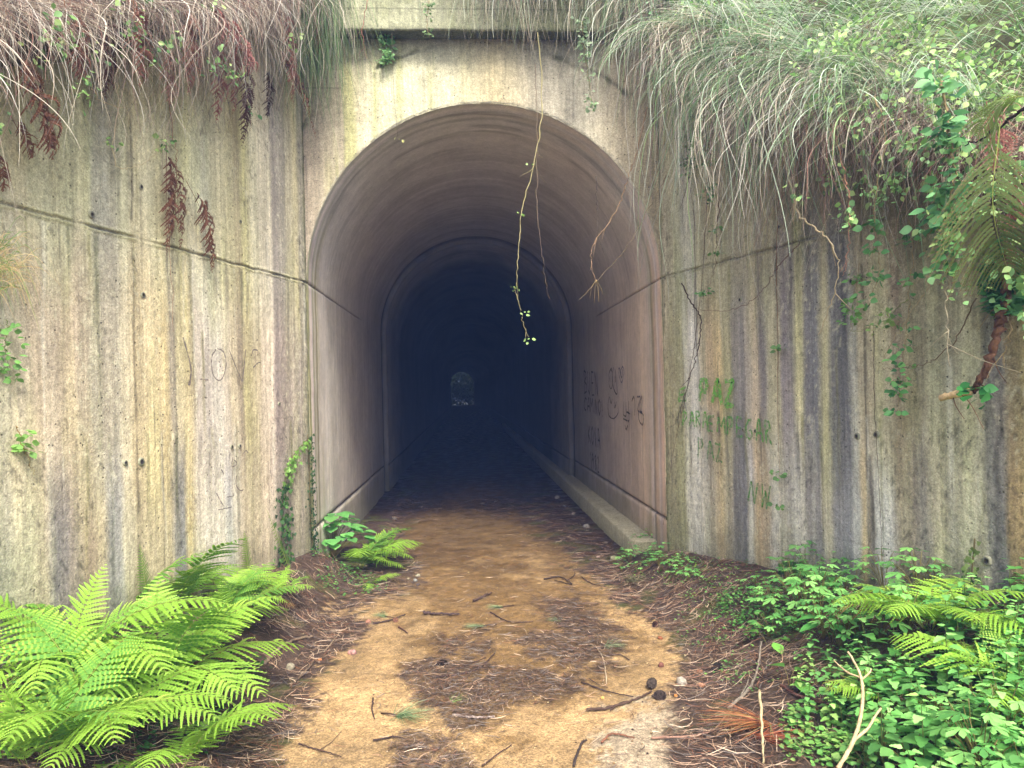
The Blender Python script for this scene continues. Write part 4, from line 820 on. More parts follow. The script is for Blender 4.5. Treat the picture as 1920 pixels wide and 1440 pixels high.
# ------------------------------------------------------------------ small plants
def nettle_mesh(h, n, lf, seed, cols, tmpl=NETT, stemcol=(104, 120, 60)):
    r = np.random.default_rng(seed); mb = MB(); bend = r.normal(0, .12, 2); z = np.linspace(0, h, 7); st = np.stack([bend[0]*(z/h)**2*h, bend[1]*(z/h)**2*h, z], -1)
    tube(mb, st, .003*(1.3-z/h), lin(stemcol), 4)
    P = []; Y = []; Z = []; S = []
    for i in range(n):
        f = .25+.75*(i+1)/n; b = np.array([bend[0]*f*f*h, bend[1]*f*f*h, f*h]); a0 = i*math.pi/2+r.normal(0, .2)
        for k in (0, math.pi):
            a = a0+k; e = .45 if i < n-1 else .9; P.append(b+np.array([math.cos(a), math.sin(a), 0])*.012); Y.append((math.cos(a), math.sin(a), e*.25-.1)); Z.append((-math.cos(a)*.2, -math.sin(a)*.2, 1)); S.append(lf*(1.15 if f < .75 else .9 if i < n-1 else .6)*r.uniform(.85, 1.15))
    nn = len(P); cc = lin(np.array(cols))[r.integers(0, len(cols), nn)]*(.75+.5*r.random((nn, 1))); cc[-4:] *= 1.25
    place(mb, *tmpl, np.array(P), np.array(Y, float), np.array(Z, float), np.array(S), cc)
    o = mb.build('tmp', M_LEAF); me = o.data; bpy.data.objects.remove(o); me.name = 'leafy_plant'; return me
def lobed_mesh(h, n, lf, seed, cols, tmpl=LOBE, spread=.12):
    r = np.random.default_rng(seed); mb = MB(); P = []; Y = []; Z = []
    for i in range(n):
        a = i*2.4+r.normal(0, .3); rr = spread*(.25+.75*r.random()); hh = h*(1-.45*(rr/spread)**2)*(.7+.4*r.random()); tip = np.array([math.cos(a)*rr, math.sin(a)*rr, hh])
        tube(mb, spline([(0, 0, 0), tip*np.array([.4, .4, .65]), tip], 7), .0016, lin((130, 120, 70)), 3); P.append(tip); Y.append((math.cos(a), math.sin(a), -.15)); Z.append((math.cos(a)*.25, math.sin(a)*.25, 1))
    cc = lin(np.array(cols))[r.integers(0, len(cols), n)]*(.75+.5*r.random((n, 1)))
    place(mb, *tmpl, np.array(P), np.array(Y, float), np.array(Z, float), lf*(.7+.6*r.random(n)), cc)
    o = mb.build('tmp', M_LEAF); me = o.data; bpy.data.objects.remove(o); me.name = 'plant'; return me
NC = [(108, 164, 84), (128, 182, 98), (90, 146, 72), (146, 194, 112)]; GC = [(116, 176, 92), (136, 192, 104), (96, 156, 80)]
nmesh = [nettle_mesh(h, n, l, 400+i, NC) for i, (h, n, l) in enumerate([(.2, 5, .05), (.26, 6, .055), (.15, 4, .045), (.22, 5, .06)])]
nmesh += [nettle_mesh(.17, 5, .042, 411, [(140, 184, 96), (160, 196, 110)]), nettle_mesh(.24, 6, .05, 412, [(84, 136, 70), (100, 152, 80)]), lobed_mesh(.18, 14, .042, 413, [(120, 172, 92), (100, 152, 82)], ROUND, .1)]
gmesh = [lobed_mesh(h, n, l, 420+i, GC) for i, (h, n, l) in enumerate([(.2, 11, .05), (.15, 9, .045), (.24, 13, .055)])]
def scatter(meshes, poly, n, name, label, cat, group, seed, smin=.7, smax=1.2, mind=12):
    r = random.Random(seed); P = np.array(poly); got = []; tries = 0
    while len(got) < n and tries < n*60:
        tries += 1; x = r.uniform(P[:, 0].min(), P[:, 0].max()); y = r.uniform(P[:, 1].min(), P[:, 1].max())
        if float(poly_sd(np.array([x]), np.array([y]), P)[0]) < 0: continue
        md = mind*(y-735)/450
        if any(math.hypot(x-a, (y-b)*1.6) < md for a, b in got): continue
        got.append((x, y)); p = g_at(x, y)
        o = bpy.data.objects.new(name, r.choice(meshes)); C.objects.link(o); o.location = p-np.array([0, 0, .005]); k = r.uniform(smin, smax); o.scale = (k, k, k); o.rotation_euler = (r.uniform(-.15, .15), r.uniform(-.15, .15), r.uniform(0, 6.28)); tag(o, label, cat, group)
scatter(nmesh, [(1560, 1330), (1640, 1250), (1760, 1260), (1850, 1230), (1990, 1210), (2000, 1600), (1760, 1580), (1620, 1450)], 120, 'nettle', 'small mint-green nettle with paired toothed leaves in the dense patch at the lower right', 'nettle', 'nettles crowding the lower right corner', 31, .75, 1.2, 20)
scatter(nmesh, [(1760, 1150), (1990, 1130), (1990, 1230), (1850, 1230), (1770, 1240)], 22, 'nettle', 'nettle growing right against the foot of the dark striped wall behind the fern', 'nettle', 'nettles along the wall foot on the right', 38, .9, 1.3, 22)
scatter(nmesh, [(1470, 1320), (1500, 1230), (1640, 1240), (1580, 1370), (1500, 1370)], 16, 'nettle', 'low nettle scattered at the left fringe of the green patch, among twigs', 'nettle', 'nettles at the fringe of the patch', 33, .5, .85, 26)
scatter(gmesh, [(1400, 1080), (1480, 1075), (1660, 1070), (1780, 1120), (1700, 1240), (1560, 1250), (1440, 1200)], 46, 'lobed_leaf_plant', 'light green plant with deeply lobed leaves at the foot of the right wall', 'plant', 'lobed-leaf plants under the right wall', 35, .8, 1.3, 20)
scatter(gmesh, [(1165, 1010), (1290, 1030), (1340, 1080), (1240, 1110), (1165, 1080)], 20, 'lobed_leaf_plant', 'small lobed-leaf plant at the right jamb of the tunnel by the ledge end', 'plant', 'lobed-leaf plants by the ledge end', 36, .5, .85, 16)
scatter(gmesh, [(1720, 1430), (1930, 1400), (1950, 1560), (1720, 1560)], 7, 'lobed_leaf_plant', 'pale green lobed-leaf plant at the very bottom of the picture on the right', 'plant', 'lobed-leaf plants at the bottom right', 37, 1.0, 1.3, 36)
for i, (px, py, sc, me, nm, lb) in enumerate([(625, 1050, 1.3, lobed_mesh(.34, 80, .085, 441, [(104, 164, 88), (122, 180, 98)], ROUND, .24), 'broadleaf_plant', 'bushy plant with round soft green leaves at the left jamb of the tunnel'),
        (1440, 1215, 1.0, lobed_mesh(.12, 3, .13, 442, [(110, 168, 70)], LEAF, .08), 'dock_plant', 'dock with three long smooth leaves lying over the needle litter'),
        (1480, 1290, 1.0, lobed_mesh(.1, 3, .12, 443, [(96, 150, 64)], LEAF, .07), 'dock_plant', 'dock with drooping leaves beside the leaning forked stick'),
        (1560, 1210, .9, lobed_mesh(.2, 5, .13, 444, [(84, 146, 70)], LEAF, .12), 'dock_plant', 'taller dock with broad leaves among the lobed-leaf plants'),
        (1700, 1105, 1.1, lobed_mesh(.22, 10, .05, 445, GC), 'flowering_herb', 'herb with one small pink flower against the right wall')]):
    o = bpy.data.objects.new(nm, me); C.objects.link(o); o.location = g_at(px, py); o.scale = (sc,)*3; tag(o, lb, 'plant')
    if nm == 'flowering_herb':
        mb = MB(); th = np.arange(5)*2*math.pi/5; P = np.tile([[0, 0, .25]], (5, 1)); place(mb, *OVAL, P, np.stack([np.cos(th), np.sin(th), .3+0*th], -1), np.tile([[0, 0, 1.]], (5, 1)), np.full(5, .016), lin((214, 130, 190))); tube(mb, [(0, 0, .1), (0, 0, .25)], .0015, lin((100, 130, 60)), 4)
        f = mb.build('flower', M_LEAF); f.parent = o
def ground_cover(poly, n, size, cols, tmpl, seed, hgt, name, label, cat, clump=12):
    r = np.random.default_rng(seed); P = np.array(poly); m = max(3, n//clump); mb = MB()
    cx = r.uniform(P[:, 0].min(), P[:, 0].max(), m*3); cy = r.uniform(P[:, 1].min(), P[:, 1].max(), m*3); ok = poly_sd(cx, cy, P) > 0; cx, cy = cx[ok][:m], cy[ok][:m]
    k = r.integers(0, len(cx), n); c3 = np.array([g_at(a, b) for a, b in zip(cx, cy)]); p = c3[k]+np.c_[r.normal(0, .035, (n, 2)), np.zeros(n)]; p[:, 2] = ground_h(p[:, 0], p[:, 1])+.005+r.random(n)*hgt
    yd = np.c_[r.normal(0, 1, (n, 2)), r.normal(-.05, .15, n)]; zd = np.c_[r.normal(0, .3, (n, 2)), np.ones(n)]
    place(mb, *tmpl, p, yd, zd, size*(.6+.8*r.random(n)), lin(np.array(cols))[r.integers(0, len(cols), n)]*(.75+.5*r.random((n, 1))))
    tag(mb.build(name, M_LEAF), label, cat, kind='stuff')
ground_cover([(1340, 1110), (1440, 1090), (1530, 1130), (1540, 1200), (1420, 1210), (1350, 1160)], 1500, .018, [(88, 142, 66), (104, 158, 76), (66, 108, 56)], OVAL, 51, .07, 'chickweed', 'mat of tiny round green leaves left of the lobed-leaf plants', 'ground cover')
ground_cover([(1250, 1120), (1380, 1110), (1460, 1260), (1440, 1340), (1300, 1230)], 420, .015, [(88, 136, 66), (120, 160, 84)], OVAL, 52, .03, 'seedlings', 'sparse green seedlings in the needle litter right of the path', 'ground cover')
ground_cover([(1470, 1330), (1620, 1330), (1720, 1440), (1500, 1440)], 900, .022, [(120, 168, 84), (150, 186, 100), (96, 146, 70)], ROUND, 53, .04, 'clover', 'clover-like leaves in the litter at the bottom right', 'ground cover')
ground_cover([(600, 1050), (700, 1080), (720, 1110), (650, 1130), (590, 1090)], 420, .018, [(84, 132, 66), (104, 150, 76)], ROUND, 54, .06, 'small_leaf_cover', 'small leaves under the round-leaved plant at the left jamb', 'ground cover')
ground_cover([(1190, 1030), (1260, 1010), (1420, 1070), (1330, 1110), (1200, 1100)], 600, .016, [(98, 150, 70), (78, 122, 60), (126, 160, 66)], OVAL, 55, .05, 'moss_leaves', 'green leaves over the mossy bank by the right jamb', 'ground cover')
ground_cover([(0, 1200), (420, 1150), (500, 1250), (380, 1440), (0, 1440)], 1500, .02, [(70, 116, 52), (54, 92, 44)], OVAL, 56, .1, 'undergrowth', 'dark low leaves underneath the ferns on the left', 'ground cover')
ground_cover([(1500, 1150), (1900, 1150), (1920, 1440), (1600, 1440)], 1800, .022, [(76, 124, 60), (92, 142, 70)], NETT, 57, .07, 'understorey', 'low leaves filling the ground between the nettles', 'ground cover')

# ------------------------------------------------------------------ ivy and hanging vines
def ivy_on(pts, side, n, wid, label, cols, size=.035, off=.02, seed=1):
    r = np.random.default_rng(seed); path = spline([wall_hit(*p, side, off) for p in pts], 40); D, N = (DL, NL) if side == 'L' else (DR, NR); N3 = np.array([N[0], N[1], 0]); D3 = np.array([D[0], D[1], 0])
    a = path[0]; e = empty('climbing_ivy', tuple(a)); tag(e, label, 'ivy'); mb = MB(); tube(mb, path, .004, lin((96, 84, 56)), 5); mb.build('stem', M_BARK, e, loc=tuple(a))
    f = r.random(n)**1.35; P = path[(f*39).astype(int)]+D3*(r.normal(0, 1, (n, 1))*(wid*(1-f)**.8+.02)[:, None])+N3*(.01+.03*r.random((n, 1))); P[:, 2] += r.normal(0, .02, n)
    yd = D3*r.normal(0, .6, (n, 1))+np.array([0, 0, -1])+N3*r.normal(.2, .3, (n, 1)); zd = N3+r.normal(0, .3, (n, 3))
    mb = MB(); pick = np.where(f[:, None] > .55, lin(cols[0]), lin(np.array(cols))[r.integers(1, len(cols), n)]); place(mb, *IVY, P, yd, zd, size*(.6+.7*r.random(n)), pick*(.7+.6*r.random((n, 1))))
    mb.build('leaves', M_LEAF, e, loc=tuple(a)); return e
ivy_on([(528, 1060), (530, 980), (532, 920), (545, 865), (575, 825)], 'L', 330, .055, 'ivy strand on the left wall beside the tunnel, dark below, light green at its tip', [(128, 168, 84), (52, 82, 50), (66, 98, 56), (88, 128, 66)], .032, seed=1)
ivy_on([(588, 1050), (582, 960), (580, 880), (577, 815)], 'L', 300, .014, 'dark narrow ivy strand following the left corner of the tunnel mouth', [(74, 104, 60), (44, 70, 46), (58, 88, 54)], .022, .01, seed=2)
ivy_on([(1818, 1150), (1822, 1080), (1828, 1010)], 'R', 60, .02, 'small ivy shoot climbing the dark stripe at the right end of the right wall', [(120, 140, 80), (52, 84, 48), (70, 104, 56)], .03, seed=3)
ivy_on([(1495, 1100), (1490, 1075), (1488, 1055)], 'R', 60, .09, 'dark glossy ivy bush low against the middle of the right wall', [(80, 124, 64), (48, 80, 48), (60, 94, 54)], .045, .05, seed=4)

def vine(pts, side, rad, label, leaves=0, off=.12, col=(150, 132, 96), lcol=LG, lsize=.03, lrange=(0, 1), clusters=None, twig=0, name='hanging_vine', seed=0, wob=.012, cat='vine', hitf=None):
    r = np.random.default_rng(seed+int(pts[0][0])); hf = hitf or (lambda x, y: wall_hit(x, y, side, off)); K = max(12, len(pts)*9)
    path = spline([hf(*p) for p in pts], K); path += np.c_[r.normal(0, wob*.4, (K, 3))]; a = path[0].copy(); q = np.linspace(0, 1, K)
    e = empty(name, tuple(a)); tag(e, label, cat); mb = MB(); tube(mb, path, rad*(1.15-.75*q), lin(col), 5, .25)
    for i in range(twig):
        k = r.integers(K//4, K-1); d = r.normal(0, .5, 3); d[2] = -.6-.4*r.random(); l = r.uniform(.04, .22); tube(mb, spline([path[k], path[k]+d*l*.5+r.normal(0, .01, 3), path[k]+d*l], 7), min(rad*.5, .0035)*(1.1-np.linspace(0, 1, 7)*.7), lin(col)*.9, 4)
    mb.build('stem', M_BARK if name == 'broken_branch' else M_DRY, e, loc=tuple(a))
    if leaves or clusters:
        P = []; Y = []; N, D = (NL, DL) if side == 'L' else (NR, DR)
        if hitf: N = -ey; D = ex
        N3 = np.array([N[0], N[1], 0]); cl = list(clusters or [])
        for c0 in (list(lrange[0]+(lrange[1]-lrange[0])*r.random(leaves))): cl.append((c0, 7))
        for c0, m in cl:
            b = path[int(np.clip(c0, 0, 1)*(K-1))]
            for j in range(int(m*1.5)):
                dd = r.normal(0, 1, 3); dd[2] = abs(dd[2])*.1-.25; dd = unit(dd); P.append(b+dd*.02+N3*.01+r.normal(0, lsize*.55, 3)); Y.append(dd)
        n = len(P); P = np.array(P); Y = np.array(Y); Z = N3*.8+np.array([0, 0, .7])+r.normal(0, .55, (n, 3)); mb = MB()
        place(mb, *OVAL, P, Y, Z, lsize*(.75+.7*r.random(n)), lin(np.array(lcol))[r.integers(0, len(lcol), n)]*(.75+.5*r.random((n, 1)))); mb.build('leaves', M_LEAF, e, loc=tuple(a))
    return e
fh = lambda x, y: face_hit(x, y, -.3)
vine([(1010, 60), (1016, 200), (1003, 300), (978, 400), (972, 480), (968, 540), (978, 590), (991, 635)], 'R', .0045, 'long pale vine hanging down the middle of the arch, leaves at its tip', clusters=[(.72, 7), (.86, 4), (1.0, 4), (.3, 2), (.45, 2)], hitf=fh, col=(168, 158, 112), lcol=[(150, 184, 104)], lsize=.026, twig=5)
vine([(1004, 120), (1008, 260), (1007, 380), (1016, 470), (1024, 530), (1029, 560)], 'R', .0028, 'thin bare vine hanging just right of the long leafy one', hitf=fh, col=(128, 112, 92), twig=1)
vine([(1215, 200), (1190, 300), (1172, 350), (1150, 405), (1112, 462), (1110, 500), (1118, 528)], 'R', .005, 'bare pale twig bent inwards at the upper right of the arch', hitf=fh, col=(170, 140, 108), twig=4)
vine([(1250, 330), (1212, 400), (1170, 470), (1130, 515), (1085, 563)], 'R', .003, 'thin straight stalk slanting down to the left across the right side of the arch', hitf=fh, col=(150, 132, 100))
for k, dx in enumerate((-10, -4, 2, 8, 14)):
    pass
mb = MB()
for dx, dy in ((-12, 560), (-3, 568), (5, 566), (13, 552)): tube(mb, spline([fh(1118, 524), fh(1118+dx*.7, 540), fh(1118+dx, dy)], 6), .0013, lin((190, 164, 110)), 3)
tag(mb.build('needle_spray', M_DRY), 'little fan of dry needles at the tip of the bent twig in the arch', 'needles')
vine([(1118, 330), (1120, 380), (1122, 440), (1135, 480)], 'R', .0022, 'very thin dark tendril between the thin vine and the bent twig', hitf=fh, col=(96, 84, 76))
mb = MB(); r_ = np.random.default_rng(9)
P = np.array([fh(742+i*6, 256+i*3) for i in range(4)]); place(mb, *OVAL, P, r_.normal(0, 1, (4, 3))+[0, 0, -.3], r_.normal(0, .3, (4, 3))+[0, -1, .6], np.full(4, .028), lin((196, 196, 130))); tube(mb, spline([fh(735, 60), fh(738, 160), fh(746, 256)], 9), .0012, lin((110, 96, 80)), 3)
tag(mb.build('hanging_sprig', M_LEAF), 'tiny pale sprig dangling in the upper left of the arch', 'sprig')
fb_ = lambda x, y: face_hit(x, y, -.05)
vine([(715, 20), (722, 60), (728, 100), (722, 118)], 'L', .004, 'leafy creeper rooted in the crack above the arch, under the beam', leaves=26, hitf=fb_, lcol=[(112, 156, 96), (140, 180, 120)], lsize=.034)
vine([(690, 0), (680, 60), (688, 110)], 'L', .003, 'thin rusty stalks hanging from the beam left of the creeper', leaves=0, twig=5, hitf=lambda x, y: face_hit(x, y, -.36), col=(156, 110, 96))
vine([(805, 0), (800, 40), (806, 72)], 'L', .003, 'short leafy strand hanging over the beam face', leaves=7, hitf=lambda x, y: face_hit(x, y, -.36), lcol=[(112, 140, 90)], lsize=.02)
vine([(1092, 40), (1096, 90), (1105, 150), (1110, 200)], 'R', .004, 'pale leafy strand hanging in the straw above the arch on the right', leaves=16, hitf=fh, lcol=[(176, 196, 160), (150, 176, 130)], lsize=.03)
# on the right wing wall
vine([(1262, 150), (1285, 240), (1290, 330), (1276, 392)], 'R', .005, 'dark twig hanging beside the right corner of the portal', leaves=12, lrange=(0, .7), col=(96, 86, 70), lcol=[(104, 150, 90), (84, 128, 74)])
vine([(1300, 160), (1325, 260), (1330, 300), (1328, 440)], 'R', .004, 'leafy creeper hanging next to the dark twig by the portal corner', leaves=14, lrange=(.1, .9), lcol=[(104, 150, 90), (128, 172, 110)])
vine([(1330, 280), (1322, 450), (1308, 600), (1290, 720), (1262, 850), (1244, 985)], 'R', .0026, 'long thin tendril running down the pale stripe to the wall foot', off=.06, col=(112, 92, 70), wob=.006)
vine([(1352, 300), (1345, 420), (1340, 500), (1318, 560)], 'R', .003, 'brown stem crossing the wall joint right of the long tendril', leaves=4, off=.07, col=(118, 92, 74), lcol=[(110, 156, 90)])
vine([(1277, 530), (1298, 570), (1315, 600), (1308, 660), (1290, 720), (1270, 790)], 'R', .0055, 'dark leaning dead twig against the pale stripe above the green letters', off=.07, col=(84, 68, 60), twig=7)
vine([(1300, 380), (1304, 520), (1302, 600), (1312, 720), (1316, 1000)], 'R', .002, 'hair-thin tendril hanging straight over the green letters', off=.04, col=(104, 90, 72), wob=.004)
vine([(1500, 455), (1460, 500), (1420, 555), (1368, 582), (1310, 580)], 'R', .003, 'brown tendril sweeping left below the wall joint', off=.07, col=(112, 84, 70))
vine([(1462, 330), (1456, 500), (1459, 640), (1458, 760), (1464, 970)], 'R', .0024, 'straight rusty tendril down the middle of the right wall', off=.04, leaves=3, col=(130, 92, 66), lcol=[(110, 150, 86)], wob=.004)
vine([(1455, 230), (1475, 310), (1498, 400), (1545, 440), (1572, 490), (1562, 560), (1534, 628)], 'R', .006, 'thick pale thorny cane curving down out of the thatch', off=.4, col=(186, 168, 134), twig=5)
vine([(1555, 210), (1578, 300), (1592, 380), (1590, 470), (1580, 520)], 'R', .004, 'reddish cane hanging right of the thorny one', off=.4, col=(174, 128, 106), twig=2)
vine([(1640, 180), (1660, 260), (1648, 330), (1640, 420), (1650, 500), (1632, 560)], 'R', .004, 'creeper with two clumps of glossy leaves left of the big leafy vine', clusters=[(.62, 14), (.7, 8), (.85, 10), (1, 6)], off=.34, lcol=[(110, 160, 96), (88, 138, 80)], lsize=.04)
vine([(1612, 490), (1602, 560), (1594, 625)], 'R', .002, 'small creeper with a few pale leaves near the upper tie hole', leaves=6, off=.05, lcol=[(120, 168, 90)])
vine([(1765, 150), (1780, 250), (1790, 320), (1775, 390), (1740, 440)], 'R', .006, 'thick leafy vine with the largest dark leaves at the upper right', leaves=14, off=.45, lcol=[(104, 156, 100), (128, 176, 116), (80, 128, 80)], lsize=.055)
vine([(1770, 330), (1774, 440), (1775, 560), (1780, 690)], 'R', .005, 'straight pale root hanging below the largest leafy vine', leaves=12, lrange=(0, .55), off=.34, col=(178, 166, 138), lcol=[(110, 166, 100), (136, 184, 116)], lsize=.045, twig=7)
vine([(1690, 250), (1700, 380), (1712, 470), (1704, 560), (1698, 640), (1690, 700), (1684, 772)], 'R', .003, 'long creeper with bright leaf clusters down to its lowest tip', clusters=[(.1, 8), (.3, 10), (.45, 8), (.62, 6), (.7, 6), (.8, 8), (.87, 14), (.93, 8), (1, 8)], off=.1, lcol=[(100, 158, 90), (124, 178, 104), (80, 132, 78)], lsize=.036)
vine([(1745, 530), (1700, 600), (1662, 660), (1640, 720)], 'R', .0028, 'pale stalk slanting down left across the leafy creeper', off=.14, col=(170, 156, 118))
vine([(1700, 560), (1660, 600), (1620, 618), (1595, 622)], 'R', .002, 'thin green shoot reaching left towards the upper tie hole', off=.1, leaves=3, col=(130, 142, 90))
vine([(1830, 560), (1790, 640), (1740, 680), (1700, 688), (1655, 690)], 'R', .003, 'bent brown stem running left under the straight root', off=.1, col=(122, 104, 84))
vine([(1900, 420), (1880, 520), (1895, 600), (1882, 680)], 'R', .005, 'leafy stem at the right edge below the half-dead fern', leaves=26, lrange=(.1, .6), off=.16, lcol=[(70, 118, 70), (92, 144, 84)], lsize=.045, twig=8)
vine([(1638, 620), (1640, 760), (1648, 900), (1655, 1060)], 'R', .002, 'dark hairline tendril below the tie holes on the right wall', off=.03, col=(96, 80, 64), wob=.004)
# left wall
vine([(218, 90), (222, 170), (216, 300), (260, 310), (308, 270), (325, 220)], 'L', .003, 'thin pale tendril looping below the fringe on the left wall', off=.06, leaves=3, col=(190, 176, 140))
vine([(160, 140), (190, 190), (240, 203)], 'L', .003, 'short straight straw stalk sticking out left of the looping tendril', off=.08, col=(190, 170, 130))
vine([(310, 120), (325, 250), (332, 320), (318, 430), (325, 620)], 'L', .0022, 'thin brown stalk behind the thick red dead frond', off=.03, col=(150, 112, 84))
vine([(455, 130), (470, 210), (462, 240)], 'L', .0025, 'small vine with four round leaves left of the green grass', off=.14, clusters=[(.5, 6)], lcol=[(120, 170, 110)], col=(170, 160, 120))
vine([(30, 800), (50, 850), (65, 890)], 'L', .002, 'tiny shoot on the wall at the far left', off=.03, leaves=3, col=(150, 120, 60), lcol=[(120, 160, 80)])
vine([(15, 600), (10, 650), (18, 700)], 'L', .002, 'small green sprig on the wall near the left edge', off=.03, leaves=5, col=(110, 120, 60), lcol=[(110, 156, 80)])
mb = MB(); r_ = np.random.default_rng(77)
for i in range(150):
    a = wall_hit(-15+r_.normal(0, 18), 505+r_.normal(0, 25), 'L', .05); d = DL[:1]; v = np.array([-DL[0], -DL[1], 0])*r_.uniform(-.05, .22)+np.array([NL[0], NL[1], 0])*r_.uniform(0, .15)
    up = r_.uniform(-.02, .12); end = a+v+np.array([0, 0, -r_.uniform(.0, .22)]); cc = lin([(206, 186, 140), (186, 160, 118), (120, 150, 80)][r_.integers(0, 3)])
    ribbons(mb, spline([a, a+v*.6+[0, 0, up], end], 9)[None], (np.linspace(1.1, .2, 9)*.004)[None], np.array([[0, 0, 1.]])+r_.normal(0, .4, (1, 3)), cc[None])
tag(mb.build('straw_tuft', M_DRY), 'tuft of dry straw growing from the wall at the left edge', 'grass tuft')
# broken branch
vine([(1893, 470), (1885, 560), (1872, 620), (1850, 690), (1832, 722), (1822, 734), (1764, 745)], 'R', .024, 'broken brown branch hanging at the right with a pale snapped end pointing left', off=.2, clusters=[(.82, 14)], lcol=[(60, 130, 62), (80, 150, 76)], lsize=.05, col=(112, 80, 58), name='broken_branch', cat='branch', twig=6)
bb = [o for o in C.objects if o.name.startswith('broken_branch')][0]
mb = MB(); w0, w1 = wall_hit(1822, 735, 'R', .205), wall_hit(1763, 746, 'R', .215); tube(mb, spline([w0, (w0+w1)/2+[0, 0, .004], w1], 12), .019, lin((206, 176, 130)), 7, .3); mb.build('snapped_wood', M_BARK, bb, loc=tuple(w0))
vine([(1935, 190), (1890, 225), (1850, 255), (1810, 272)], 'R', .007, 'dark bare branch reaching in from the right edge above the half-dead fern', off=.5, col=(62, 52, 48), cat='branch', name='bare_branch')

# ------------------------------------------------------------------ floor litter
def needle_litter():
    r = np.random.default_rng(91); mb = MB(); N = 230000
    x = r.uniform(-3.2, 3.2, N); y = 2.4+(r.random(N)**1.4)*8.6; sand, pat, wet, gr = ground_masks(x, y)
    lx, ly = to_l(x, y); wL = CL[0]+DL[0]/-DL[1]*(CL[1]-y); wR = CR[0]+DR[0]/-DR[1]*(CR[1]-y)
    ok = np.where(y < 6.4, (x > wL+.03) & (x < wR-.03), np.abs(lx) < 1.2)
    clump = sm(.3, .62, fb(x*3.5, y*3.5, 93, 3))
    dens = np.maximum((1-sand)*(.25+.75*clump), pat*1.6); dens = np.maximum(dens, wet*sand*.12); dens = np.maximum(dens, gr*.16); dens = np.maximum(dens, .05)
    dens = dens*np.where(y > 7.5, .6, 1)
    m = ok & (r.random(N) < dens*.6); x, y = x[m], y[m]; pat = pat[m]; sand = sand[m]; n = len(x)
    flow = fb(x*1.5, y*1.5, 95, 2)*6; a = flow+r.normal(0, .9, n); l = np.where(sand > .5, r.uniform(.02, .09, n), r.uniform(.03, .15, n)); K = 4
    q = np.linspace(-.5, .5, K)[None]; bend = r.normal(0, .12, n)[:, None]
    px = x[:, None]+np.cos(a)[:, None]*l[:, None]*q-np.sin(a)[:, None]*bend*l[:, None]*(q*q*4); py = y[:, None]+np.sin(a)[:, None]*l[:, None]*q+np.cos(a)[:, None]*bend*l[:, None]*(q*q*4)
    lift = (r.random(n)**2*.03*np.where(sand > .5, .45, 1))[:, None]; tilt = r.normal(0, .12, n)[:, None]*l[:, None]*q*np.where(sand > .5, .3, 1)[:, None]
    pz = ground_h(px, py)+.006+lift+np.abs(tilt)+(pat*.012)[:, None]
    P = np.stack([px, py, pz], -1); cols = lin(np.array([(126, 98, 78), (94, 72, 58), (154, 126, 102), (68, 54, 46), (178, 156, 132), (112, 74, 54), (100, 92, 86)])); wc = np.where(pat > .4, 3, 7)
    ci = np.where((pat > .4) & (r.random(n) < .7), r.choice([1, 3, 6], n), r.integers(0, 7, n))
    wd = np.where(sand > .5, .0023, .0025)*r.uniform(.5, 1.5, n)
    ribbons(mb, P, wd[:, None]*(1.1-np.abs(q)), np.stack([-np.sin(a), np.cos(a), r.normal(0, .7, n)], -1), cols[ci]*(.7+.6*r.random((n, 1))))
    return tag(mb.build('pine_needle_litter', M_NEED), 'brown pine needles strewn over the banks and in wet mats on the path', 'pine needles', kind='stuff')
needle_litter()
def crumbs():
    r = np.random.default_rng(97); N = 5200; x = r.uniform(-1.6, 1.6, N); y = r.uniform(2.6, 9, N); sand, pat, wet, gr = ground_masks(x, y)
    p = r.random(N) < np.maximum(.25*sand, gr*.95)*.6+.08; x, y, gr = x[p], y[p], gr[p]; n = len(x); s = r.uniform(.0015, .0055, n)*(1+.5*gr); mb = MB()
    O = np.array([(1, 0, 0), (0, 1, 0), (-1, 0, 0), (0, -1, 0), (0, 0, .8), (0, 0, -.5)], float); Fq = [(0, 1, 4), (1, 2, 4), (2, 3, 4), (3, 0, 4), (1, 0, 5), (2, 1, 5), (3, 2, 5), (0, 3, 5)]
    pos = np.stack([x, y, ground_h(x, y)+.004], -1); an = r.random(n)*6.28
    place(mb, O, Fq, pos, np.stack([np.cos(an), np.sin(an), r.normal(0, .2, n)], -1), np.tile([[0, 0, 1.]], (n, 1)), s, lin(np.array([(206, 186, 140), (130, 104, 70), (90, 70, 54), (176, 160, 136), (64, 50, 42)]))[r.integers(0, 5, n)])
    tag(mb.build('grit', M_STONE), 'fine grit and bark crumbs on the sandy path', 'grit', kind='stuff')
crumbs()
def stick(pts, rad, label, col=(92, 70, 56), name='stick', lift=.006, forks=(), pale=False):
    rad = rad*.82
    P = [g_at(p[0], p[1])+[0, 0, lift+rad+(p[2] if len(p) > 2 else 0)] for p in pts]; cv = spline(P, len(P)*7); q = np.linspace(0, 1, len(cv)); cv = cv+rng.normal(0, rad*.25, cv.shape)
    mb = MB(); tube(mb, cv-cv[0], rad*(1.1-.45*q), lin(col)*(.8+.4*rng.random((len(cv), 1))), 7, .18)
    for fk in forks:
        Q = [g_at(p[0], p[1])+[0, 0, lift+rad+(p[2] if len(p) > 2 else 0)] for p in fk]; c2 = spline(Q, len(Q)*6); tube(mb, c2-cv[0], rad*.6*(1.1-.5*np.linspace(0, 1, len(c2))), lin(col), 6, .18)
    o = mb.build(name, M_BARK, smooth=True); o.location = cv[0]; return tag(o, label, 'stick')
PAL = (186, 162, 122)
def raised(px, py, y):        # a point standing at depth y along the line through the photo point
    d = ray(px, py); p = d*y; p[2] += EYE; return p
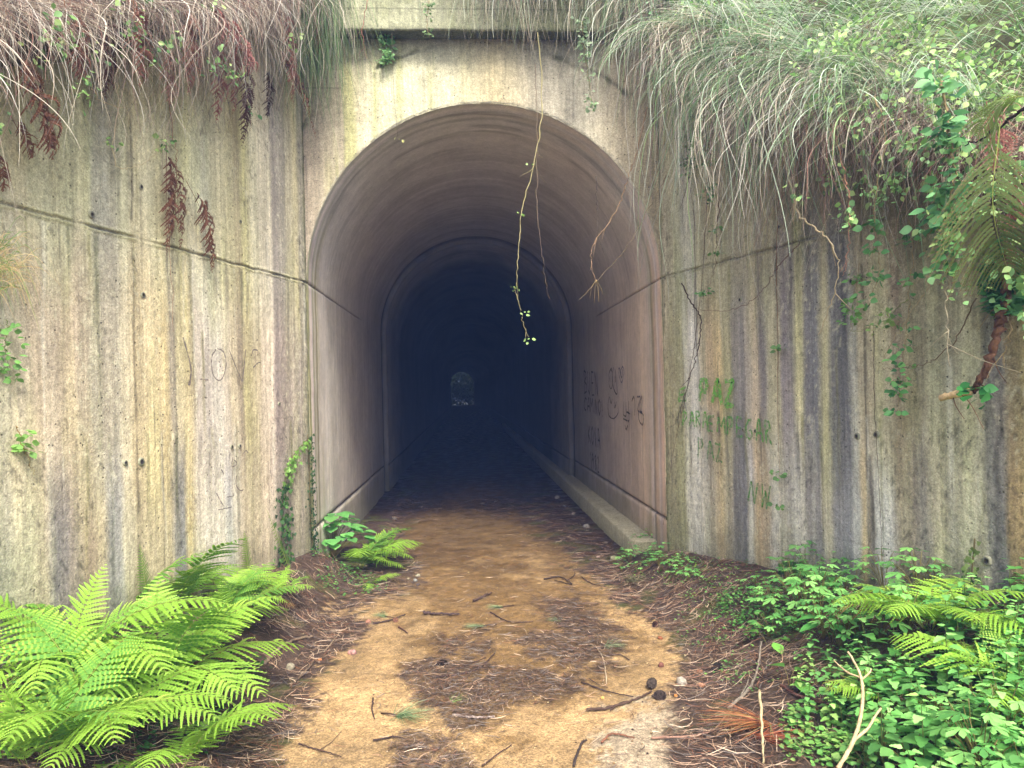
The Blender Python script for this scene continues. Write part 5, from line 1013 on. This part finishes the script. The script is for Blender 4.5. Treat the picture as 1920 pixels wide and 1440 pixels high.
def pale_fork():
    main = spline([raised(*p) for p in ((1572, 1440, 2.36), (1598, 1395, 2.42), (1614, 1345, 2.5), (1618, 1295, 2.58), (1612, 1262, 2.64), (1598, 1234, 2.7), (1590, 1222, 2.73))], 40); q = np.linspace(0, 1, 40); mb = MB(); a = main[0].copy()
    tube(mb, main-a, .0065*(1.1-.6*q), lin(PAL)*(.75+.5*rng.random((40, 1))), 7, .2)
    for k, rr in (([(1602, 1388, 2.43), (1628, 1365, 2.45), (1640, 1345, 2.47), (1652, 1328, 2.49)], .0065), ([(1615, 1275, 2.615), (1630, 1262, 2.62), (1634, 1254, 2.63)], .005), ([(1614, 1270, 2.625), (1592, 1262, 2.66), (1576, 1250, 2.7), (1564, 1238, 2.73)], .0045)):
        c2 = spline([raised(*p) for p in k], 14); tube(mb, c2-a, rr*.75*(1.1-.5*np.linspace(0, 1, 14)), lin(PAL), 6, .2)
    o = mb.build('forked_stick', M_BARK, smooth=True); o.location = a; tag(o, 'pale forked stick standing up out of the nettles at the lower right', 'stick')
pale_fork()
stick([(1222, 1388), (1290, 1385), (1338, 1372), (1362, 1345)], .006, 'long curved pinkish stick lying in the litter at the bottom right', (160, 124, 104))
stick([(1366, 1333), (1402, 1300), (1420, 1262), (1428, 1225, .05)], .009, 'grey lichened stick standing between the litter and the nettles', (120, 110, 96), forks=[[(1390, 1308), (1400, 1290), (1404, 1278)]])
stick([(1425, 1340, .1), (1430, 1390, .05), (1432, 1436, 0)], .008, 'short pale upright stub at the bottom right', (170, 154, 118))
stick([(1465, 1290), (1500, 1310), (1560, 1328), (1600, 1335)], .009, 'dark reddish stick lying under the forked stick', (96, 62, 52))
stick([(1500, 1300), (1540, 1292), (1572, 1284)], .011, 'black broken stick end just above the reddish one', (48, 40, 38))
stick([(1765, 1435), (1800, 1415), (1835, 1405)], .007, 'brown stick among the nettles at the bottom edge', (130, 100, 76))
stick([(793, 1153), (820, 1155), (862, 1155)], .012, 'thick dark straight stick across the sandy path', (62, 48, 46))
stick([(888, 1130), (905, 1122), (922, 1115)], .011, 'short dark stick above the green needle tuft on the path', (76, 58, 50))
stick([(820, 1272), (860, 1268), (900, 1255), (928, 1228)], .006, 'curved dark twig across the central needle mat', (66, 50, 46), forks=[[(870, 1252), (892, 1244), (912, 1236)]])
stick([(700, 1312), (698, 1335), (703, 1352)], .005, 'small hooked dark twig alone on the sand at the left', (70, 52, 44))
stick([(748, 1178), (757, 1184), (765, 1190)], .006, 'tiny dark twig lying on the sand below the left litter', (80, 52, 44))
stick([(920, 1150), (955, 1168), (1000, 1168)], .005, 'long thin dark twig right of the upper green tuft', (66, 48, 42))
stick([(1020, 1088), (1050, 1084), (1072, 1098), (1040, 1090)], .007, 'forked dark twigs at the sunny edge of the sand by the tunnel', (60, 48, 42), forks=[[(1062, 1092), (1078, 1080), (1074, 1068)]])
stick([(1092, 1085), (1110, 1096), (1140, 1104)], .005, 'thin twig right of the forked twigs at the tunnel floor edge', (72, 54, 46))
stick([(1118, 1215), (1132, 1240), (1138, 1285)], .005, 'bleached bent twig at the right edge of the needle mat', (186, 168, 140), forks=[[(1085, 1212), (1105, 1211), (1118, 1215)]])
stick([(1090, 1282), (1140, 1300), (1188, 1310)], .005, 'dark twig reaching right out of the needle mat over the sand', (60, 46, 42), forks=[[(1105, 1276), (1125, 1288), (1140, 1292)]])
stick([(1100, 1335), (1150, 1330), (1200, 1312), (1222, 1300)], .008, 'dark curved stick running up to the pine cones', (74, 56, 46), forks=[[(1145, 1336), (1165, 1322), (1185, 1318)]])
stick([(560, 1398), (600, 1410), (640, 1422)], .004, 'thin dark twig on the sand at the bottom left', (70, 52, 46), forks=[[(600, 1410), (622, 1395), (640, 1375)]])
stick([(700, 1392), (740, 1385), (760, 1390)], .005, 'dark twig touching the lower green tuft', (60, 46, 42))
stick([(495, 1250), (520, 1225), (550, 1205), (588, 1197)], .014, 'thick grey-brown stick lying in the left litter beside the ferns', (122, 104, 84))
stick([(400, 1332), (440, 1328), (495, 1335)], .018, 'thick dark stick under the low ferns on the left', (66, 54, 46))
stick([(545, 1290), (572, 1265), (590, 1240)], .009, 'grey stick below the thick one near the sand edge', (110, 92, 74))
stick([(700, 1172), (735, 1165), (760, 1155)], .008, 'dark stick ending in needles at the left sand edge', (64, 50, 44))
stick([(608, 1225), (625, 1205), (640, 1185)], .005, 'thin pale stick crossing the left litter', (150, 130, 104))
stick([(1076, 1440), (1090, 1400), (1100, 1392)], .007, 'dark twig on the wet gravel at the bottom', (58, 48, 44))
stick([(1128, 1395), (1150, 1380), (1190, 1388)], .006, 'reddish twig lying on the wet gravel', (120, 80, 60))
stick([(905, 1440), (930, 1420), (960, 1400)], .004, 'thin twig right of the lower needle heap', (80, 60, 50))
stick([(850, 1345), (900, 1350), (928, 1348)], .008, 'silvery split stick at the lower edge of the needle mat', (150, 134, 124))
stick([(1180, 1240), (1160, 1230), (1120, 1236)], .004, 'thin dark twig right of the needle mat', (70, 54, 46))

def cone(px, py, r0, el, label, az, lift=0.0, col=(88, 70, 58)):
    p = g_at(px, py); mb = MB(); n = 90; i = np.arange(n); v = (i+.5)/n; th = i*2.39996; rr = np.sin(np.clip(v, .02, .98)*math.pi)**.7*(1-.35*v)
    ax = np.stack([rr*np.cos(th), rr*np.sin(th), (v-.5)*2*el], -1)*r0
    # core
    vv = np.linspace(0, 1, 12); tube(mb, np.stack([0*vv, 0*vv, (vv-.5)*2*el*r0], -1), np.sin(np.clip(vv, .04, .96)*math.pi)**.7*(1-.35*vv)*r0*.62+.001, lin(col)*.5, 9)
    T = np.array([(-.32, 0, 0), (.32, 0, 0), (.42, .55, .1), (0, .85, .22), (-.42, .55, .1), (0, .45, .3)]); Fq = [(0, 1, 5), (1, 2, 5), (2, 3, 5), (3, 4, 5), (4, 0, 5)]
    out = np.stack([np.cos(th), np.sin(th), .3+0*th], -1); place(mb, T, Fq, ax*.78, out, np.stack([-np.cos(th)*.4, -np.sin(th)*.4, 1+0*th], -1), np.full(n, r0*.8), lin(col)*(.6+.8*rng.random((n, 1))))
    o = mb.build('pine_cone', M_BARK); o.location = p+np.array([0, 0, r0*.8+lift]); o.rotation_euler = (R(84), 0, R(az)); return tag(o, label, 'pine cone')
cone(828, 1248, .022, 1.7, 'dark wet pine cone half sunk at the top of the central needle mat', 95, -.008, (58, 48, 42))
cone(1236, 1311, .024, 1.6, 'grey-brown pine cone with open scales at the right edge of the sand', 80, 0, (108, 94, 86))
cone(1222, 1292, .023, 1.8, 'dark pine cone leaning behind the open one', 150, .01, (70, 60, 52))
cone(1228, 1175, .019, 1.1, 'round dark cone at the upper right edge of the sand', 40, 0, (70, 48, 42))
cone(742, 1166, .016, 1.3, 'small cone at the left sand edge beside a dark stick', 20, 0, (120, 84, 66))
cone(1345, 1258, .026, 1.2, 'dark flattened cone in the right litter', 110, -.005, (56, 50, 46))
def stone(px, py, s, label, col, flat=.65, name='stone'):
    p = g_at(px, py); n = 12; th = np.linspace(0, 2*math.pi, n, endpoint=False); V = []; sd = int(px+py)
    for ph in np.linspace(-math.pi/2, math.pi/2, 8):
        for t in th: V.append((math.cos(ph)*math.cos(t), math.cos(ph)*math.sin(t), math.sin(ph)))
    V = np.array(V); k = 1+.5*(fb(V[:, 0]*1.6+sd, V[:, 1]*1.6+V[:, 2]*2.1, sd, 3)-.5)*2*.6; V = V*k[:, None]*np.array([1, .8, flat])*s
    f = [(i*n+j, i*n+(j+1) % n, (i+1)*n+(j+1) % n, (i+1)*n+j) for i in range(7) for j in range(n)]
    mb = MB(); mb.add(V, f, lin(col)*(.7+.6*rng.random((len(V), 1)))); o = mb.build(name, M_STONE, smooth=True); o.location = p+np.array([0, 0, s*flat*.5]); o.rotation_euler = (0, 0, px % 6); return tag(o, label, 'stone')
stone(784, 1081, .024, 'pale mottled stone, upper one of the small heap left of the tunnel floor', (140, 134, 112)); stone(779, 1090, .024, 'grey stone in the middle of the small heap left of the tunnel floor', (116, 116, 110)); stone(784, 1098, .02, 'dark stone at the bottom of the small heap left of the tunnel floor', (70, 60, 56)); stone(766, 1086, .014, 'little stone left of the small heap', (140, 130, 104))
stone(660, 1226, .028, 'pinkish stone at the left edge of the sand', (150, 112, 104)); stone(691, 1168, .024, 'brown-pink stone beside the small cone in the left litter', (150, 104, 84)); stone(545, 1254, .034, 'grey mossy stone in the left litter beside the ferns', (132, 124, 104)); stone(382, 1365, .03, 'grey stone half hidden by the low fern', (120, 116, 104))
stone(1238, 1198, .02, 'small rusty brown stone on the right edge of the sand', (124, 74, 46)); stone(1240, 1250, .021, 'angular reddish stone below the rusty one', (110, 70, 58), .8); stone(1278, 1284, .03, 'pale grey stone right of the pine cones', (142, 134, 120), .9); stone(1316, 1286, .022, 'orange-brown flat stone right of the pale one', (180, 126, 92), .4)
stone(1268, 1306, .012, 'tiny orange stone beside the pine cones', (206, 140, 76), .6); stone(1312, 1262, .02, 'brown stone near the flattened cone', (120, 82, 60)); stone(1152, 1050, .04, 'pale stone by the end of the ledge', (150, 146, 112)); stone(1122, 1046, .022, 'grey-pink stone left of the pale one by the ledge', (150, 130, 120)); stone(1108, 1050, .018, 'dark grey stone by the ledge, farthest left of three', (96, 84, 80))
stone(1100, 990, .05, 'white rubble lump against the ledge inside the tunnel', (160, 152, 140)); stone(1045, 935, .05, 'grey rubble lump by the ledge deeper in the tunnel', (130, 124, 120)); stone(740, 975, .04, 'dark rubble lump at the left tunnel wall', (96, 88, 80))
stone(1075, 965, .035, 'small pale rubble piece behind the white lump by the ledge', (140, 132, 120)); stone(1058, 950, .03, 'small grey rubble piece between the two lumps by the ledge', (116, 110, 106)); stone(1135, 1020, .03, 'brown rubble piece in front of the white lump by the ledge', (110, 96, 84)); stone(905, 945, .035, 'pale rubble scrap in the litter at the middle of the tunnel floor', (130, 124, 116), .4); stone(930, 940, .03, 'second scrap beside it, right of the middle of the tunnel floor', (116, 110, 104), .4); stone(790, 952, .035, 'flat scrap in the litter left of the middle of the tunnel floor', (110, 104, 98), .35)
stone(1000, 1293, .009, 'tiny cream pebble at the edge of the needle mat', (210, 184, 140)); stone(1130, 1310, .012, 'small orange pebble on the sand below the bleached twig', (196, 150, 84)); stone(600, 1238, .012, 'small orange pebble in the left litter', (190, 120, 70))
def tuft(px, py, n, l, az, spread, label, cols, up=.25, w=.0026):
    p = g_at(px, py)+np.array([0, 0, .008]); r = np.random.default_rng(int(px)); a = R(az)+r.normal(0, R(spread), n); L_ = l*r.uniform(.6, 1.1, n); q = np.linspace(0, 1, 6)[None]
    el = r.uniform(.02, up, n)[:, None]; P = np.stack([np.cos(a)[:, None]*L_[:, None]*q, np.sin(a)[:, None]*L_[:, None]*q, L_[:, None]*(el*q*1.6-el*q*q*1.1)], -1)+r.normal(0, .012, (n, 1, 3))*[1, 1, .2]
    mb = MB(); ribbons(mb, P, w*(1.1-q*.8)+0*L_[:, None], np.c_[-np.sin(a), np.cos(a), r.normal(0, .5, n)], lin(np.array(cols))[r.integers(0, len(cols), n)]*(.8+.4*r.random((n, 1))))
    tube(mb, [(0, 0, 0), (-math.cos(R(az))*.05, -math.sin(R(az))*.05, .004), (-math.cos(R(az))*.1, -math.sin(R(az))*.1, 0)], .004, lin((80, 62, 50)), 5)
    o = mb.build('pine_sprig', M_LEAF); o.location = p; return tag(o, label, 'pine sprig')
PG = [(104, 132, 88), (130, 150, 106), (84, 112, 74), (160, 170, 130)]
tuft(905, 1176, 60, .13, 200, 22, 'green pine sprig pointing left in the upper middle of the path', PG); tuft(940, 1140, 50, .12, 195, 24, 'green pine sprig just above the left-pointing one', PG); tuft(1052, 1166, 34, .1, 160, 30, 'short green sprig at the upper left of the big litter patch', PG)
tuft(1140, 1216, 46, .13, 20, 22, 'green sprig pointing right at the right edge of the sand', PG); tuft(748, 1345, 90, .17, -20, 48, 'largest green pine sprig at the bottom of the path', PG, .4); tuft(722, 1158, 40, .12, 150, 30, 'sprig of dull green needles in the left litter edge', PG); tuft(850, 1318, 26, .1, 30, 40, 'yellow-green sprig in the lower half of the needle mat', [(150, 156, 90), (120, 140, 80)])
tuft(1182, 1092, 120, .17, -75, 34, 'grey-green grass tuft at the foot of the right bank by the sand', [(140, 136, 100), (116, 120, 84), (160, 154, 120)], .9); tuft(1440, 1360, 130, .3, 175, 26, 'tawny fallen pine spray in the litter at the bottom right', [(186, 120, 76), (160, 100, 70), (150, 150, 96)], .3, .003); tuft(1420, 1385, 90, .28, -20, 24, 'rusty fallen pine spray below the tawny one', [(176, 104, 70), (150, 86, 60)], .3, .003)
# ------------------------------------------------------------------ beyond the far end: shrubs added to dim the opening
def dimming_bush(x, d, s, seed, label):
    r = np.random.default_rng(seed); n = 3000; v = unit(r.normal(0, 1, (n, 3)))*r.random((n, 1))**.4*np.array([1.2, .8, 1.3])*s; c = tl(x, d, s*1.1)
    mb = MB(); place(mb, *OVAL, v, r.normal(0, 1, (n, 3)), r.normal(0, 1, (n, 3)), .28*(.6+.8*r.random(n)), lin(np.array([(34, 50, 30), (26, 40, 26), (44, 60, 34)]))[r.integers(0, 3, n)])
    o = mb.build('dimming_shrub', M_LEAF); o.location = c; tag(o, label, 'shrub')
dimming_bush(-1.2, END+2.6, 2.3, 1, 'dark shrub added to dim the far mouth of the tunnel, left'); dimming_bush(1.6, END+3.0, 2.5, 2, 'dark shrub added to dim the far mouth of the tunnel, right'); dimming_bush(0, END+5, 5.6, 3, 'tall dark shrub added to darken the view behind the far mouth')

# ------------------------------------------------------------------ blue haze added to stand in for the lens veil
m = bpy.data.materials.new('veil_haze'); m.use_nodes = True; nt = m.node_tree; nt.nodes.remove(nt.nodes['Principled BSDF']); pv = nt.nodes.new('ShaderNodeVolumePrincipled')
pv.inputs['Color'].default_value = (.25, .42, 1, 1); pv.inputs['Density'].default_value = .0042; pv.inputs['Anisotropy'].default_value = 0
nt.links.new(pv.outputs[0], nt.nodes['Material Output'].inputs['Volume'])
mb = MB(); a, b, z0, z1 = -310, 905, -1.3, 13.5
V = [(-92, -92, z0), (92, -92, z0), (92, 152, z0), (-92, 152, z0), (-92, -92, z1), (92, -92, z1), (92, 152, z1), (-92, 152, z1)]
mb.add(V, [(0, 3, 2, 1), (4, 5, 6, 7), (0, 1, 5, 4), (1, 2, 6, 5), (2, 3, 7, 6), (3, 0, 4, 7)], (1, 1, 1)); tag(mb.build('haze', m), kind='stuff')
